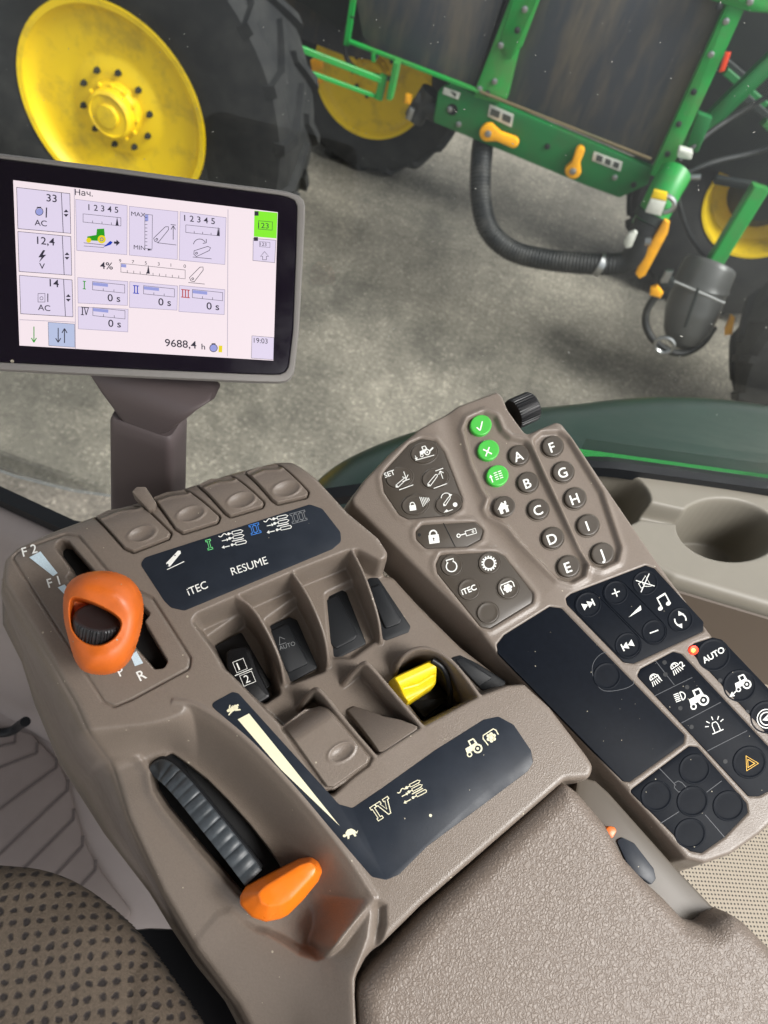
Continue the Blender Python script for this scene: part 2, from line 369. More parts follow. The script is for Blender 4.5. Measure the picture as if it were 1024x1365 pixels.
# left rim of the first well runs back along the strip
rimc = PA.uvs([(228, 934), (262, 938), (317, 975), (364, 1022), (411, 1075), (461, 1138), (482, 1170), (498, 1196)])
S.H = blur(S.H, 1.25)
FW = .0030
def fin(pts, w=FW, k=24.0):
    global S
    P = PA.uvs(pts); hs = np.array([p[2] for p in pts])*MM; d, T = S.line(P); h = np.interp(T, np.arange(len(hs)), hs)
    e = np.clip(d-w/2+.0012, 0, None); c = h-np.where(e < .0012, .0012-np.sqrt(np.maximum(.0012**2-e*e, 0)), .0012+k*(e-.0012))
    S.H = np.maximum(S.H, c)
def smoothfin(pts, n=18):
    P = chaikin(np.array([(p[0], p[1], p[2]) for p in pts], float), 3, closed=False); return [tuple(x) for x in P]
for f in ([(316, 795, 0), (334, 806, -.5), (352, 832, -3), (372, 873, -10), (378, 900, -20), (380, 922, -28)],
          [(391, 764, 0), (409, 790, -.5), (425, 824, -3), (434, 850, -9), (438, 878, -18), (437, 894, -28)],
          [(470, 735, 0), (482, 757, -.5), (494, 788, -3), (505, 824, -10), (508, 848, -18), (508, 863, -28)]):
    fin(smoothfin(f))
for f in ([(500, 1008, 0), (462, 964, .3), (432, 925, .5), (421, 916, 0), (412, 926, -9), (396, 948, -26)],
          [(563, 968, 0), (530, 930, .5), (492, 885, .5), (485, 882, 0), (474, 893, -9), (452, 918, -28)],
          [(640, 928, 0), (618, 898, .5), (600, 878, -.5), (578, 864, -2), (552, 863, -5), (534, 878, -12), (528, 896, -22)]):
    fin(smoothfin(f), .0036)
S.H = blur(S.H, .55)
rd, rt = S.line(chaikin(rimc, 3, closed=False)); S.H += .0013*np.exp(-(rd/.0016)**2)*sst(rt/3)
# fine seams, paddle beds
pads = [[(122, 680), (141, 668), (171, 665), (190, 673), (228, 711), (225, 718), (178, 736), (166, 731)],
        [(199, 654), (220, 645), (244, 645), (293, 689), (290, 697), (244, 711), (234, 705)],
        [(261, 639), (279, 629), (307, 628), (352, 670), (350, 676), (307, 689), (300, 684)],
        [(326, 624), (344, 614), (370, 613), (411, 656), (409, 663), (370, 672), (363, 667)]]
front = np.array([PA.uv(0, 728), PA.uv(60, 706), PA.uv(122, 686), PA.uv(180, 668), PA.uv(244, 648), PA.uv(300, 630), PA.uv(375, 612), PA.uv(430, 600)])
R = .030
d, _ = S.line(front+np.array([0, .010])); x = np.clip(R-d, 0, R)
S.H -= np.where(S.V < 9, (R-np.sqrt(np.maximum(R*R-x*x, 0)))*.75, 0)
HB = S.H.copy()
pad_uv = [roundpoly(U(p), .0022) for p in pads]
for P in pad_uv:
    a = S.sd(P); S.H -= .0034*sst((.0011-a)/.0007)
GP = U([(14, 741), (24, 729), (85, 708), (103, 712), (141, 758), (188, 790), (203, 797), (254, 877), (252, 891), (176, 932), (152, 942), (137, 934)], 0, .003)
S.H -= .0009*sst(-S.sd(GP)/.0008)
S.groove(GP, .0026, .00055)
slot1 = [(74, 722), (80, 717), (90, 720), (128, 764), (150, 790), (120, 800), (88, 770), (95, 762), (89, 750), (74, 730)]
slot2 = [(170, 790), (188, 805), (200, 818), (192, 828), (223, 881), (218, 890), (206, 891), (170, 850)]
for q in (slot1, slot2): S.to(sst(-S.sd(U(q, -.9, .002))/.0014+.2), -.025)
# the flank below the throttle recess rolls down from the rear strip
LOW = chaikin(PA.uvs([(300, 1200, -36), (335, 1232, -36), (366, 1240, -34), (413, 1271, -26), (445, 1262, -15), (470, 1232, -6), (499, 1196, 0), (520, 1210), (500, 1300), (490, 1470), (330, 1500, -40), (200, 1400, -40), (250, 1260, -40)]), 1)
ld, _ = S.line(PA.uvs([(497, 1196), (490, 1250), (474, 1296), (474, 1470)])); lowH = -.002-.034*(1-np.exp(-(ld/.030)**1.25))
S.to(sst((-S.sd(LOW, .2)+.001)/.005), lowH)
LP = PA.uvs([(190, 1004), (204, 1024), (209, 1052), (224, 1076), (266, 1127), (322, 1190), (345, 1212), (372, 1250), (440, 1330), (470, 1470), (-60, 1470), (-60, 1040)], -.036)
l6, _ = S.line(LP[:6]); ld, _ = S.line(LP[:9]); lw = sst(-S.sd(LP, .25)/.003)*sst((-.012-S.H)/.014)
S.H += lw*(.0022*np.exp(-((l6-.003)/.0035)**2)-.022*sst(ld/.085))
# throttle slot
slot = roundpoly(PA.uvs([(204, 1026), (228, 1003), (252, 1020), (276, 1039), (304, 1067), (332, 1098), (354, 1126), (370, 1148), (392, 1186), (345, 1205), (320, 1186), (266, 1124), (224, 1074), (209, 1050)], -.036), .002)
S.to(sst(-S.sd(slot)/.0011), -.07)
# paddle bed of the rear block (sloping button) and the curved tongue in the second cell
P5 = [(377, 967), (408, 944), (428, 940), (436, 944), (493, 1010), (490, 1018), (445, 1050), (435, 1049)]
P5uv = roundpoly(U(P5), .0025); a = S.sd(P5uv)
dd, _ = S.line(np.array([U([(374, 968)])[0], U([(440, 925)])[0]])); 
bed5 = -.026*np.clip(1-dd/.012, 0, 1)**2*.35
S.to(sst((.0022-a)/.0012), bed5-.0022)
HB5 = (S.sd(P5uv), bed5)
# outside: flank
b = S.sd(sidepts, .3); a = S.sd(Tuv, .3); tt = np.clip(a/(np.maximum(a, 0)+np.maximum(-b, 0)+1e-9), 0, 1)
e = .004; rr = np.where(a < 0, np.where(a > -e, (e-np.sqrt(np.maximum(e*e-(a+e)**2, 0))), 0), e)
# continue the height of the rim outwards
S.H = S.H-rr*.8
S.H = np.where(a > 0, S.H-(S.H+.15)*sst(tt*1.0)*1.0, S.H)
lowcut = b < 0
S.H = np.where(b > 0, -.15-np.clip(b, 0, 1)*9, S.H); S.mask = b < .0045
S.H = blur(S.H, .5)
S.build('housing', TAUPE, con)
# --- paddles: bulged caps following the housing's curve, each with a finger dimple
S.H = HB
def paddle(P, dim, dang, crest, name='rocker_paddle', mat=TAUPE, lift=.0016, bed=None):
    Q = Surf(PA, P, .00035, .002); a = Q.sd(P)
    h = S.sample(Q.U, Q.V) if bed is None else bed(Q)
    h = h-.0014+(lift+.0016)*sst((-a+.0002)/.0011)
    c = PA.uv(*dim); u = PA.uv(dim[0]+math.cos(math.radians(dang))*17, dim[1]+math.sin(math.radians(dang))*17)-c; L = np.hypot(*u)
    u = u/L; X = (Q.U-c[0])*u[0]+(Q.V-c[1])*u[1]; Y = -(Q.U-c[0])*u[1]+(Q.V-c[1])*u[0]
    r = np.sqrt((X/L)**2+(Y/(L*.58))**2); h = h-.0019*np.clip(1-r*r, 0, 1)+.0005*np.exp(-((r-1.12)/.16)**2)
    if crest:
        d, _ = Q.line(PA.uvs(crest, -.008)); h = h-.0022*np.exp(-(d/.0026)**2)+.0010*np.exp(-((d-.0044)/.0014)**2)
    Q.H = h-np.where(a > 0, np.minimum(a*14, .006), 0); Q.mask = a < .0009
    return Q.build(name, mat, con)
for P, dm, cr in zip(pad_uv, [(190, 713), (255, 686), (322, 668), (382, 653)],
                     [[(134, 688), (160, 677), (184, 676)], [(208, 665), (228, 658), (248, 657)], [(270, 648), (290, 640), (308, 640)], [(334, 633), (350, 625), (370, 625)]]):
    paddle(P, dm, -17, cr)
def bed5f(Q):
    dd, _ = Q.line(np.array([U([(374, 968)])[0], U([(440, 925)])[0]])); return -.0005-.026*np.clip(1-dd/.014, 0, 1)**2*.5
paddle(P5uv, (455, 1003), -28, None, bed=bed5f)
# raised tab between the first two paddles
tabP = roundpoly(U([(176, 652, -8), (184, 646, -8), (192, 647, -8), (207, 672, -4), (205, 681, -4), (199, 681, -4)]), .0015)
plate('divider_tab', PA, [(175, 655), (182, 648), (194, 648), (208, 669), (206, 678), (198, 680)], -9, 2.2, TAUPE, con, r=.0018, bev=.0014)
# navy printed panels
D1 = [(187, 752), (193, 743), (413, 672), (430, 678), (454, 709), (455, 722), (443, 732), (246, 814), (228, 810), (219, 801)]
pan1 = plate('printed_panel', PA, D1, -.6, .35, NAVY, con, r=.0045, bev=.0003)
D2 = [(279, 939), (310, 922), (318, 924), (452, 1072), (470, 1077), (510, 1050), (580, 1000), (645, 959), (665, 955), (685, 966), (708, 1000), (711, 1016), (704, 1028), (640, 1076), (570, 1128), (532, 1166), (515, 1173), (496, 1169), (440, 1104), (398, 1056), (352, 1005), (315, 970)]
def strip_plate():
    P = roundpoly(PA.uvs(D2, .00035), .003); return mesh('printed_panel', *plate_g(PA, P, -.0006, .00035, .0003), NAVY, con)
pan2 = strip_plate(); pan2['label'] = 'long navy panel with cream speed wedge, rabbit and turtle'
I1 = .5
def hyd(ink, o, deg, k):
    ink.rot(o, deg, k)
    for y in (-5.5, -1.2): ink.ring(np.array([(-1, y-1.3), (7, y-1.3), (9, y), (7, y+1.3), (-1, y+1.3)]), .8); ink.ln((-4, y), (-1, y), w=.9); ink.disc(-4.5, y, 1.3)
    ink.ln((-3, 1.8), (8, 1.8), w=.9); ink.ring(np.array([(0, 3.6), (9, 3.6), (10, 5), (9, 6.2), (0, 6.2)]), .8); ink.ln((-3, 5), (0, 5), w=.9); ink.disc(-3.6, 5, 1.2)
    t = np.linspace(0, 1, 9); ink.ring(np.stack([-14+8*t, -5.5+1.1*np.sin(t*7)], 1), .8, False)
    ink.ln((-12, -.5), (-7, -.5), w=.8).poly([(-7.5, -2), (-5.5, -.5), (-7.5, 1)]); ink.ln((-12, 5.5), (-6, 5.5), w=.8).poly([(-11, 3.8), (-13.5, 5.5), (-11, 7)])
def roman(ink, o, deg, k, n, four=False):
    ink.rot(o, deg, k); 
    if four:
        ink.ring(np.array([(-9, -6), (-4.5, -6), (-4.5, -4), (-6, -4), (-6, 4), (-4.5, 4), (-4.5, 6), (-9, 6), (-9, 4), (-8, 4), (-8, -4), (-9, -4)]), .8)
        ink.ring(np.array([(-4, -6), (0, -6), (0, -4), (-.9, -4), (1.3, 2), (3.4, -4), (2.4, -4), (2.4, -6), (7, -6), (7, -4), (5.8, -4), (2.2, 6), (.3, 6), (-3, -4), (-4, -4)]), .8); return
    for i in range(n):
        x = (i-(n-1)/2)*6.2
        ink.ring(np.array([(x-2.9, -6), (x+2.9, -6), (x+2.9, -4), (x+1.1, -4), (x+1.1, 4), (x+2.9, 4), (x+2.9, 6), (x-2.9, 6), (x-2.9, 4), (x-1.1, 4), (x-1.1, -4), (x-2.9, -4)]), 1.0)
A1 = -18.5
k = Ink(); hyd(k, (313, 718), A1+6, 1.45); hyd(k, (373, 698), A1+6, 1.45)
k.rot((232, 744), A1-30).ring(np.array([(-12, -3.2), (-13.5, 0), (-12, 3.2), (11, 2.6), (13, 0), (11, -2.6)]), .1); k.poly([(-12, -3.4), (-14, 0), (-12, 3.4), (11, 2.6), (13, 0), (11, -2.6)])
k.rot((232, 752), A1).ln((-11, 4), (14, 1), w=1.1)
k.rot((252, 794), A1-4).text('iTEC', 0, 0, 14.4, .006); k.rot((310, 767), A1).text('RESUME', 0, 0, 14.6, 0.0, sx=1.0)
k.go('marking', PA, I1, WHITE, pan1)
k = Ink(); k.rot((227.5, 748.5), A1-30).disc(-6, 0, 1.5).disc(10, -1, .9); k.go('marking', PA, I1+.12, NAVY, pan1)
k = Ink(); roman(k, (279, 726), A1+3, 1.12, 1); k.go('marking', PA, I1, GRN, pan1)
k = Ink(); roman(k, (340, 705), A1+3, 1.12, 2); k.go('marking', PA, I1, BLU, pan1)
k = Ink(); roman(k, (398, 689), A1+3, 1.12, 3); k.go('marking', PA, I1, GREYP, pan1)
k = Ink(); k.poly([(317, 959), (332, 951), (388, 1020), (453, 1101), (375, 1026)])
# rabbit, turtle
k.rot((311, 945), -25, 1.0).disc(0, 0, 5.6, 3).disc(3.6, -.6, 3.6, 3.4).disc(-6.2, -.6, 2.8, 2.1).poly([(-6, -2), (-2.6, -6.6), (-1, -7), (-3.4, -2.2)]).poly([(-4.6, -1.6), (.6, -4.6), (1.6, -4), (-3, -.6)]).poly([(-4, 1), (-9.5, 4.4), (-9, 5.6), (-2, 3)]).poly([(3, 1.5), (8.8, 4.2), (8.2, 5.8), (1, 3.6)]).disc(7.6, -2, 1.4)
k.rot((467, 1110), -18, 1.0).poly([(-7, 3), (-6, -2), (-2, -5), (3, -5), (7, -1), (8, 3)]).disc(-8.5, 1.5, 2.2, 1.8).poly([(-5, 3), (-6, 7), (-3.6, 7), (-2, 3)]).poly([(3, 3), (4, 7), (6.5, 6.5), (6, 3)]).poly([(7, 2), (11, 0), (8, 4)])
roman(k, (512, 1077), -33, 1.75, 1, True); hyd(k, (552, 1054), -28, 1.5)
def tractor(ink, o, deg, s=1.0, flip=1):
    ink.rot(o, deg, s); f = flip
    ink.poly([(-11*f, 3), (-10*f, -4), (-2*f, -4.5), (-2*f, 3)]).poly([(-2.5*f, 3), (-2.5*f, -12), (-.5*f, -12), (-.5*f, 3)]).poly([(-.5*f, -12), (6*f, -12), (6*f, -10.2), (-.5*f, -10.2)]).poly([(5*f, -11), (6.6*f, -11), (8*f, -3), (5*f, -2)])
    ink.poly([(-.6*f, -4.6), (5*f, -5), (6*f, -2), (-.6*f, 3)]).circ(5*f, 3.4, 5.4, 2.2).disc(5*f, 3.4, 1.8).circ(-8.5*f, 5.6, 2.9, 1.6)
def pto(ink, o, deg, s=1.0):
    ink.rot(o, deg, s)
    for i in range(6): a = i*math.pi/3; ink.disc(4.6*math.cos(a), 4.6*math.sin(a), 2.5)
    ink.disc(0, 0, 4.8); ink.ring([(-9.5, 7), (-10.5, -5), (-8, -8.5), (9, -8.5), (11, -5), (10.5, 2)], 1.5, False)
tractor(k, (631, 997), -27, .98); pto(k, (655, 983), -33, .95); k.rot((574, 1087), 0).disc(0, 0, 2)
k.go('marking', PA, I1, CREAM, pan2)
# gate plate marks
k = Ink(); k.poly([(39, 743), (54, 735), (77, 764), (71, 768)]).poly([(77, 783), (86, 779), (110, 806), (104, 810)]).poly([(174, 874), (182, 868), (191, 884), (180, 888)])
k.go('marking', PA, -.6, LBLUE, con)
k = Ink(); k.rot((31, 742), -14).text('F', 0, 0, 17, .012).text('2', 12.5, -1.0, 17, .012); k.rot((67, 783), -17).text('F', -2, 0, 17, .012).text('1', 12.5, 0, 17, .012); k.rot((160, 902), -27).text('P', 0, 0, 17, .012); k.rot((187, 908), -27).text('R', 0, 0, 19, .012)
k.go('lettering', PA, -.55, WHITE, con)

# --- rocker switches sunk between the fins
def slab(name, px, h0, h1, mat, par, r=.002, bev=.0008, hr=None): return plate(name, PA, px, h0, h1, mat, par, r, bev)
def sw(outer, inner, h, label=None, tilt=0, marks=None):
    b = slab('switch_bezel', outer, h-6, h+.6, RUB, con, .0025, .0008); i = slab('rocker', inner, h-2, h+2.4, BLACK if marks else RUB, b, .0022, .0009); return b, i
sw([(487, 775), (493, 770), (504, 769), (548, 835), (545, 843), (515, 854), (506, 850)], [(492, 784), (507, 778), (536, 825), (533, 831), (514, 838)], SH)
sw([(420, 806), (452, 784), (462, 789), (489, 858), (446, 880), (438, 874)], [(424, 806), (450, 792), (477, 847), (472, 853), (448, 865), (441, 858)], SH-4.5)
_, r2 = sw([(352, 838), (386, 822), (396, 826), (424, 890), (384, 912), (376, 905)], [(358, 842), (384, 830), (412, 884), (384, 897), (378, 890)], SH-8)
k = Ink(); k.rot((378, 862), -18).text('AUTO', -6, 3, 8, 0).ln((-4, -4), (-1, -14), w=.7).ln((-5, -4), (5, -4), w=.7).ln((-1, -14), (5, -9), w=.7); k.go('marking', PA, SH-8+2.6, GREYP, r2)
b1 = slab('switch_bezel', [(285, 862), (322, 842), (362, 912), (332, 940)], -46, -40, BLACK, con)
r1 = slab('rocker', [(301, 869), (308, 864), (327, 860), (334, 866), (344, 893), (362, 928), (336, 944), (318, 926), (302, 888)], -40, -27, BLACK, b1, .003, .0028)
k = Ink(); k.rot((322, 888), -22).frm(-9, -9, 15, 15, 1).text('1', -5.2, 3.4, 14, .01, sx=1.2).ln((-13, 8.5), (12, 8.5), w=1).frm(-7, 11, 17, 15, 1).text('2', -3, 23.5, 15, .0); k.go('marking', PA, -26.8, WHITE, r1)
# yellow PTO switch
b3 = slab('switch_bezel', [(524, 900), (578, 872), (604, 894), (612, 930), (566, 964), (540, 930)], -50, -44, BLACK, con)
Qp = PA.uvs([(523, 904, -10), (529, 900, -10), (575, 879, -10), (583, 884, -10), (584, 908, -14), (580, 914, -16), (545, 937, -16), (540, 932, -16)]); Qp = roundpoly(Qp, .0015)
Q = Surf(PA, Qp, .00035, .003); a = Q.sd(Qp); d, _ = Q.line(PA.uvs([(528, 905, -10), (579, 882, -10)]))
g, _ = Q.line(PA.uvs([(540, 915, -8), (560, 909, -8), (580, 897, -8)]))
Q.H = -.009-.0*d-.009*sst((d-.002)/.012)-.0009*np.exp(-(g/.0006)**2)-.003*sst((a+.0012)/.0012)-np.where(a > 0, np.minimum(a*20, .02), 0); Q.mask = a < .001
ye = Q.build('yellow_rocker', YEL, con); ye['label'] = 'yellow hooded rocker'
mesh('rocker_frame', *tube_g(spline([PA.w(*PA.uv(576, 880, -.008), -.008), PA.w(*PA.uv(592, 890, -.01), -.010), PA.w(*PA.uv(600, 915, -.02), -.02), PA.w(*PA.uv(600, 945, -.034), -.034)]), .0022), BLACK, con)
slab('rocker', [(545, 934), (584, 912), (600, 932), (566, 958)], -44, -34, BLACK, b3, .002, .002)
pR = slab('cover_plate', [(600, 877), (614, 873), (637, 884), (675, 908), (673, 914), (648, 924), (641, 918)], SH-3, SH+1.2, RUB, con, .002); slab('cover_ridge', [(606, 879), (616, 876), (658, 903), (638, 915)], SH, SH+1.9, RUB, pR, .0015)
# tongue in the middle cell
TG = roundpoly(PA.uvs([(462, 944, -19), (474, 938, -18), (492, 944, -13), (512, 952, -7), (534, 957, -3), (558, 967, -1), (558, 973, -1), (513, 1003, -1), (505, 1003, -1)]), .0012)
Q = Surf(PA, TG, .0005, .002); a = Q.sd(TG); d, _ = Q.line(PA.uvs([(509, 1004), (560, 968)])); Q.H = -.0012-.019*np.clip(d/.030, 0, 1.2)**1.4-np.where(a > -.0006, np.clip(a+.0006, 0, 1)*6, 0); Q.mask = a < .0007
Q.build('tongue', TAUPE, con)

# --- throttle: ribbed rubber arch and orange handle
arc_r = [(206, 1036, -36), (214, 1022, -30), (240, 1046, -21), (272, 1086, -16), (306, 1128, -15), (338, 1170, -17)]
cl = PA.uvs(arc_r); hh = np.array([p[2] for p in arc_r])*MM; c3 = spline(PA.wa(cl, hh), 140)
V = []; n_ = len(c3); T = np.gradient(c3, axis=0); T /= np.linalg.norm(T, axis=1)[:, None]
for i in range(n_):
    side = np.cross(T[i], PA.n); side /= np.linalg.norm(side); up = np.cross(side, T[i]); wv = .0012*abs(math.sin(i/n_*math.pi*15))**.5 if i > 8 else 0
    hw = .0062; prof = [(-hw, -.012), (-hw, -.001+wv), (-hw+.0012, wv), (hw-.0012, wv), (hw, -.001+wv), (hw, -.012)]
    V.append(np.array([c3[i]+side*x+up*y for x, y in prof]))
mesh('ribbed_slide', *rings(V, closed=True, cap0=True), GREYRUB, con, 50)
V = []
for i in range(0, n_, 3):
    side = np.cross(T[i], PA.n); side /= np.linalg.norm(side); up = np.cross(side, T[i])
    V.append(np.array([c3[i]+side*x+up*y for x, y in [(-.0078, -.016), (-.0078, -.0045), (-.0062, -.003), (.0045, -.003), (.0045, -.016)]]))
mesh('slide_backing', *rings(V, closed=True, cap0=True), RUB, con, 50)
def rs(P, n=160):
    P = ccw(P); d = np.r_[0, np.cumsum(np.hypot(*(np.roll(P, -1, 0)-P).T))]; Q = np.vstack([P, P[:1]]); s = np.linspace(0, d[-1], n, endpoint=False)
    R = np.stack([np.interp(s, d, Q[:, i]) for i in (0, 1)], 1); k0 = np.argmin(np.arctan2(*(R-R.mean(0)).T[::-1])); return np.roll(R, -k0, 0)
Ha = rs(roundpoly(PA.uvs([(320, 1206), (320, 1194), (328, 1182), (342, 1174), (400, 1145), (415, 1142), (425, 1149), (430, 1161), (425, 1174), (404, 1200), (384, 1220), (374, 1225), (354, 1229), (336, 1223)], -.016), .0015), 72)
Hb = rs(roundpoly(PA.uvs([(345, 1189), (356, 1180), (400, 1153), (413, 1149), (422, 1157), (419, 1166), (388, 1198), (374, 1206), (358, 1208), (348, 1202)], -.003), .0022), 72)
hl = lambda f, h: PA.wa(Ha*(1-f)+Hb*f, h)
hnd = mesh('throttle_handle', *rings([hl(0, -.030), hl(0, -.016), hl(.04, -.0135), hl(.14, -.0115), hl(.72, -.0058), hl(.88, -.0038), hl(.97, -.0029), PA.wa(inset(Hb, .0008), -.0025), PA.wa(Hb.mean(0)+(inset(Hb, .0008)-Hb.mean(0))*.6, -.0022)]), ORANGE2, con, 70)
mesh('rivet', *lathe_g(PA.w(*PA.uv(332, 1205, -.0118), -.0118), PA.n+np.array([-.5, -.3, 0]), [(.0024, -.004), (.0024, .0008), (.0014, .0008), (.0012, 0)], 20), BLACK, hnd)

# --- gear lever knob with thumb wheel
kc = PA.w(*PA.uv(138, 829, .03), .03); kn = EYE-kc; kn /= np.linalg.norm(kn)
PK = Plane(kc, kn, PA.u)
Kp = PK.uvs([(84, 800), (88, 782), (100, 769), (122, 762), (146, 761), (170, 768), (186, 785), (192, 806), (189, 834), (181, 862), (172, 884), (150, 900), (114, 898), (100, 882), (91, 850), (85, 826)])
Kp = chaikin(Kp, 2); Q = Surf(PK, Kp, .0004, .002); a = Q.sd(Kp)
Rk = .022; x = np.clip(1+a/Rk, 0, 1.0); H = .019*np.sqrt(np.clip(1-x**2.3, 0, 1))
low, _ = Q.line(PK.uvs([(100, 872), (140, 893), (175, 878)])); 
crest, _ = Q.line(PK.uvs([(120, 776), (160, 790), (180, 818), (178, 850)])); H += .003*np.exp(-(crest/.010)**2)
opn = chaikin(PK.uvs([(93, 806), (96, 797), (106, 797), (126, 804), (148, 815), (162, 827), (160, 840), (150, 853), (132, 861), (112, 857), (97, 842), (93, 822)]), 2)
oa = Q.sd(opn); H -= .0035*np.exp(-(np.clip(oa, 0, 1)/.005)**2)*.6; Q.H = H
Q.H = blur(Q.H, 2); Q.to(sst((-oa+.0002)/.0018), -.012); oo = Q.sd(opn); Q.mask = (a < .0003)
knob = Q.build('lever_knob', ORANGE, con)
Vb, Fb = rings([PK.wa(ccw(Kp), 0), PK.wa(inset(Kp, .002), -.007), PK.wa(inset(Kp, .006), -.014), PK.wa(inset(Kp, .011), -.018)]); mesh('knob_base', Vb, Fb, ORANGE, knob, 60)
ax = PK.w(*PK.uv(136, 800), 0)-PK.w(*PK.uv(128, 850), 0); ax /= np.linalg.norm(ax); ax = ax*.80+PK.n*.60; ax /= np.linalg.norm(ax)
wc = PK.w(*PK.uv(131, 833), .0015); tv = np.cross(ax, PK.u); tv /= np.linalg.norm(tv); t3 = np.cross(ax, tv); rs_ = []; t = np.linspace(0, 2*np.pi, 176, endpoint=False); RW = .0140
for s_, rr_, rb in [(-.008, .010, 0), (-.0075, RW-.0006, 0), (-.007, RW, 1), (.0045, RW, 1), (.0055, RW-.0008, 0), (.0058, RW-.0022, 0), (.0052, RW-.004, 0), (.005, .003, 0)]:
    r_ = rr_-rb*.0009*(np.sign(np.cos(t*44))*.5+.5); rs_.append(wc+ax*s_+(np.cos(t)*r_)[:, None]*tv+(np.sin(t)*r_)[:, None]*t3)
mesh('thumb_wheel', *rings(rs_, cap0=True), M('worn_black_rubber', lin(46, 47, 49), .4, bump=.2, bscale=900, bdist=.0002), knob, 30)
knob_in = None
st0 = PA.w(*PA.uv(150, 822, -.03), -.03); mesh('lever_stalk', *tube_g([st0, kc-kn*.012], .006), BLACK, con)
# black plates added as painted shade at the bottom of the lever slots
mesh('slot_shade_plate', *plate_g(PA, slot, -.056, -.046, .001), VOID, con)
for q in (slot1, slot2): mesh('slot_shade_plate', *plate_g(PA, U(q, -20, .002), -.026, -.018, .0005), VOID, con)

# ------------------------------------------------------------------ keypad pod
PB = PA.off(-.010)
pod = thing('keypad_pod', 'taupe button keypad beside the armrest console with lettered buttons, green buttons and black touch pads', 'keypad', PB.w(*PB.uv(800, 900, -.05), -.05))
KO = [(662, 523, -3), (670, 530, -2), (678, 545), (690, 562), (702, 578), (712, 574), (742, 561), (750, 564), (766, 586), (880, 752), (951, 848), (1024, 936), (1075, 1000), (1070, 1060), (1015, 1112), (975, 1140), (940, 1152), (915, 1146), (900, 1128), (790, 1000), (660, 868), (640, 842), (470, 672), (468, 664), (486, 638), (520, 603), (560, 570), (610, 540)]
def UB(pts, r=None, h=0.0):
    P = PB.uvs(pts, h*MM); return P if r is None else roundpoly(P, r)
KOuv = chaikin(roundpoly(PB.uvs(KO), .005), 1)
K = Surf(PB, KOuv, .00055, .012); a = K.sd(KOuv); K.H[:] = 0
# shallow valley between the left pads and the lettered block
vd, vt = K.line(UB([(590, 530), (606, 590), (640, 680), (690, 745), (732, 790)])); K.H -= .0028*np.exp(-(vd/.0085)**2)*np.interp(vt, [0, .3, 3, 4], [.6, 1, 1, 0])
g1 = [(509, 636), (513, 627), (546, 591), (562, 584), (580, 587), (592, 602), (616, 664), (614, 678), (598, 687), (544, 692), (532, 686), (512, 656)]
g2 = [(563, 699), (634, 695), (645, 706), (641, 719), (622, 729), (567, 731), (555, 719), (554, 708)]
g3 = [(581, 752), (587, 739), (661, 735), (672, 740), (711, 791), (710, 803), (653, 838), (641, 836), (583, 764)]
t4 = [(618, 572), (624, 558), (645, 549), (661, 555), (669, 574), (680, 584), (700, 588), (711, 604), (724, 635), (782, 752), (779, 768), (762, 777), (743, 772), (692, 719), (680, 703), (669, 695), (653, 687), (648, 678), (653, 664), (645, 652), (630, 617)]
t5 = [(711, 586), (722, 576), (745, 575), (758, 584), (802, 656), (827, 730), (823, 748), (802, 758), (786, 753), (774, 734), (713, 600)]
for t, dpt, lip in ((t4, .0026, .0016), (t5, .0026, .0013)):
    P = chaikin(UB(t, .003), 1); q = K.sd(P); K.H += lip*np.exp(-((q-.0016)/.0022)**2); K.to(sst((-q+.0006)/.0026), -dpt)
for t in (g1, g2, g3):
    P = UB(t, .004); q = K.sd(P); K.H += .0009*np.exp(-((q-.0022)/.0018)**2)
K.H = blur(K.H, 1.4)
G = {}
for nm, t in (('a', g1), ('b', g2), ('c', g3)):
    P = UB(t, .004); G[nm] = P; q = K.sd(P); K.H -= .0015*sst((.0005-q)/.0007)
p6 = [(662, 859), (672, 846), (733, 808), (749, 810), (914, 980), (912, 991), (840, 1043), (831, 1042), (664, 871)]
p7 = [(754, 797), (761, 791), (861, 753), (873, 757), (939, 829), (938, 842), (845, 885), (831, 883), (756, 806)]
p8 = [(849, 901), (854, 891), (898, 868), (909, 871), (1060, 1032), (1056, 1040), (1012, 1062), (998, 1062)]
p9 = [(917, 864), (926, 857), (951, 849), (963, 852), (1085, 980), (1086, 990), (1056, 1006), (1046, 1002)]
p10 = [(839, 1054), (919, 994), (930, 995), (996, 1070), (998, 1084), (966, 1117), (936, 1138), (920, 1135)]
pads_k = []
for t in (p6, p7, p8, p9, p10): P = UB(t, .0025); pads_k.append(P); q = K.sd(P); K.H -= .0010*sst((.0004-q)/.0007)
# rim highlight edge along the outside, then the flank
e = .0032; K.H -= np.where(a > -e, e-np.sqrt(np.maximum(e*e-np.clip(a+e, 0, e)**2, 0)), 0)
K.H = np.where(a > 0, K.H-np.minimum(a*6, .034), K.H); K.mask = a < .0062
K.H = blur(K.H, .6); K.build('pod_housing', TAUPE, pod)
fr = [(470, 676, -14), (640, 850, -14), (660, 876, -14), (790, 1010, -14), (905, 1142, -14)]
def pad(name, P, h0, h1, mat, label=None, bev=.0004):
    o = mesh(name, *plate_g(PB, P, h0*MM, h1*MM, bev), mat, pod)
    if label: o['label'] = label
    return o
ga = pad('button_plate', inset(G['a'], .0003), -3, -.3, BTN); gb = pad('button_plate', inset(G['b'], .0003), -3, -.3, BTN); gc_ = pad('button_plate', inset(G['c'], .0003), -3, -.3, BTN)
P6, P7, P8, P9, P10 = [pad('touch_pad', inset(P, .0002), -3, -.25, BLACKPAD) for P in pads_k]
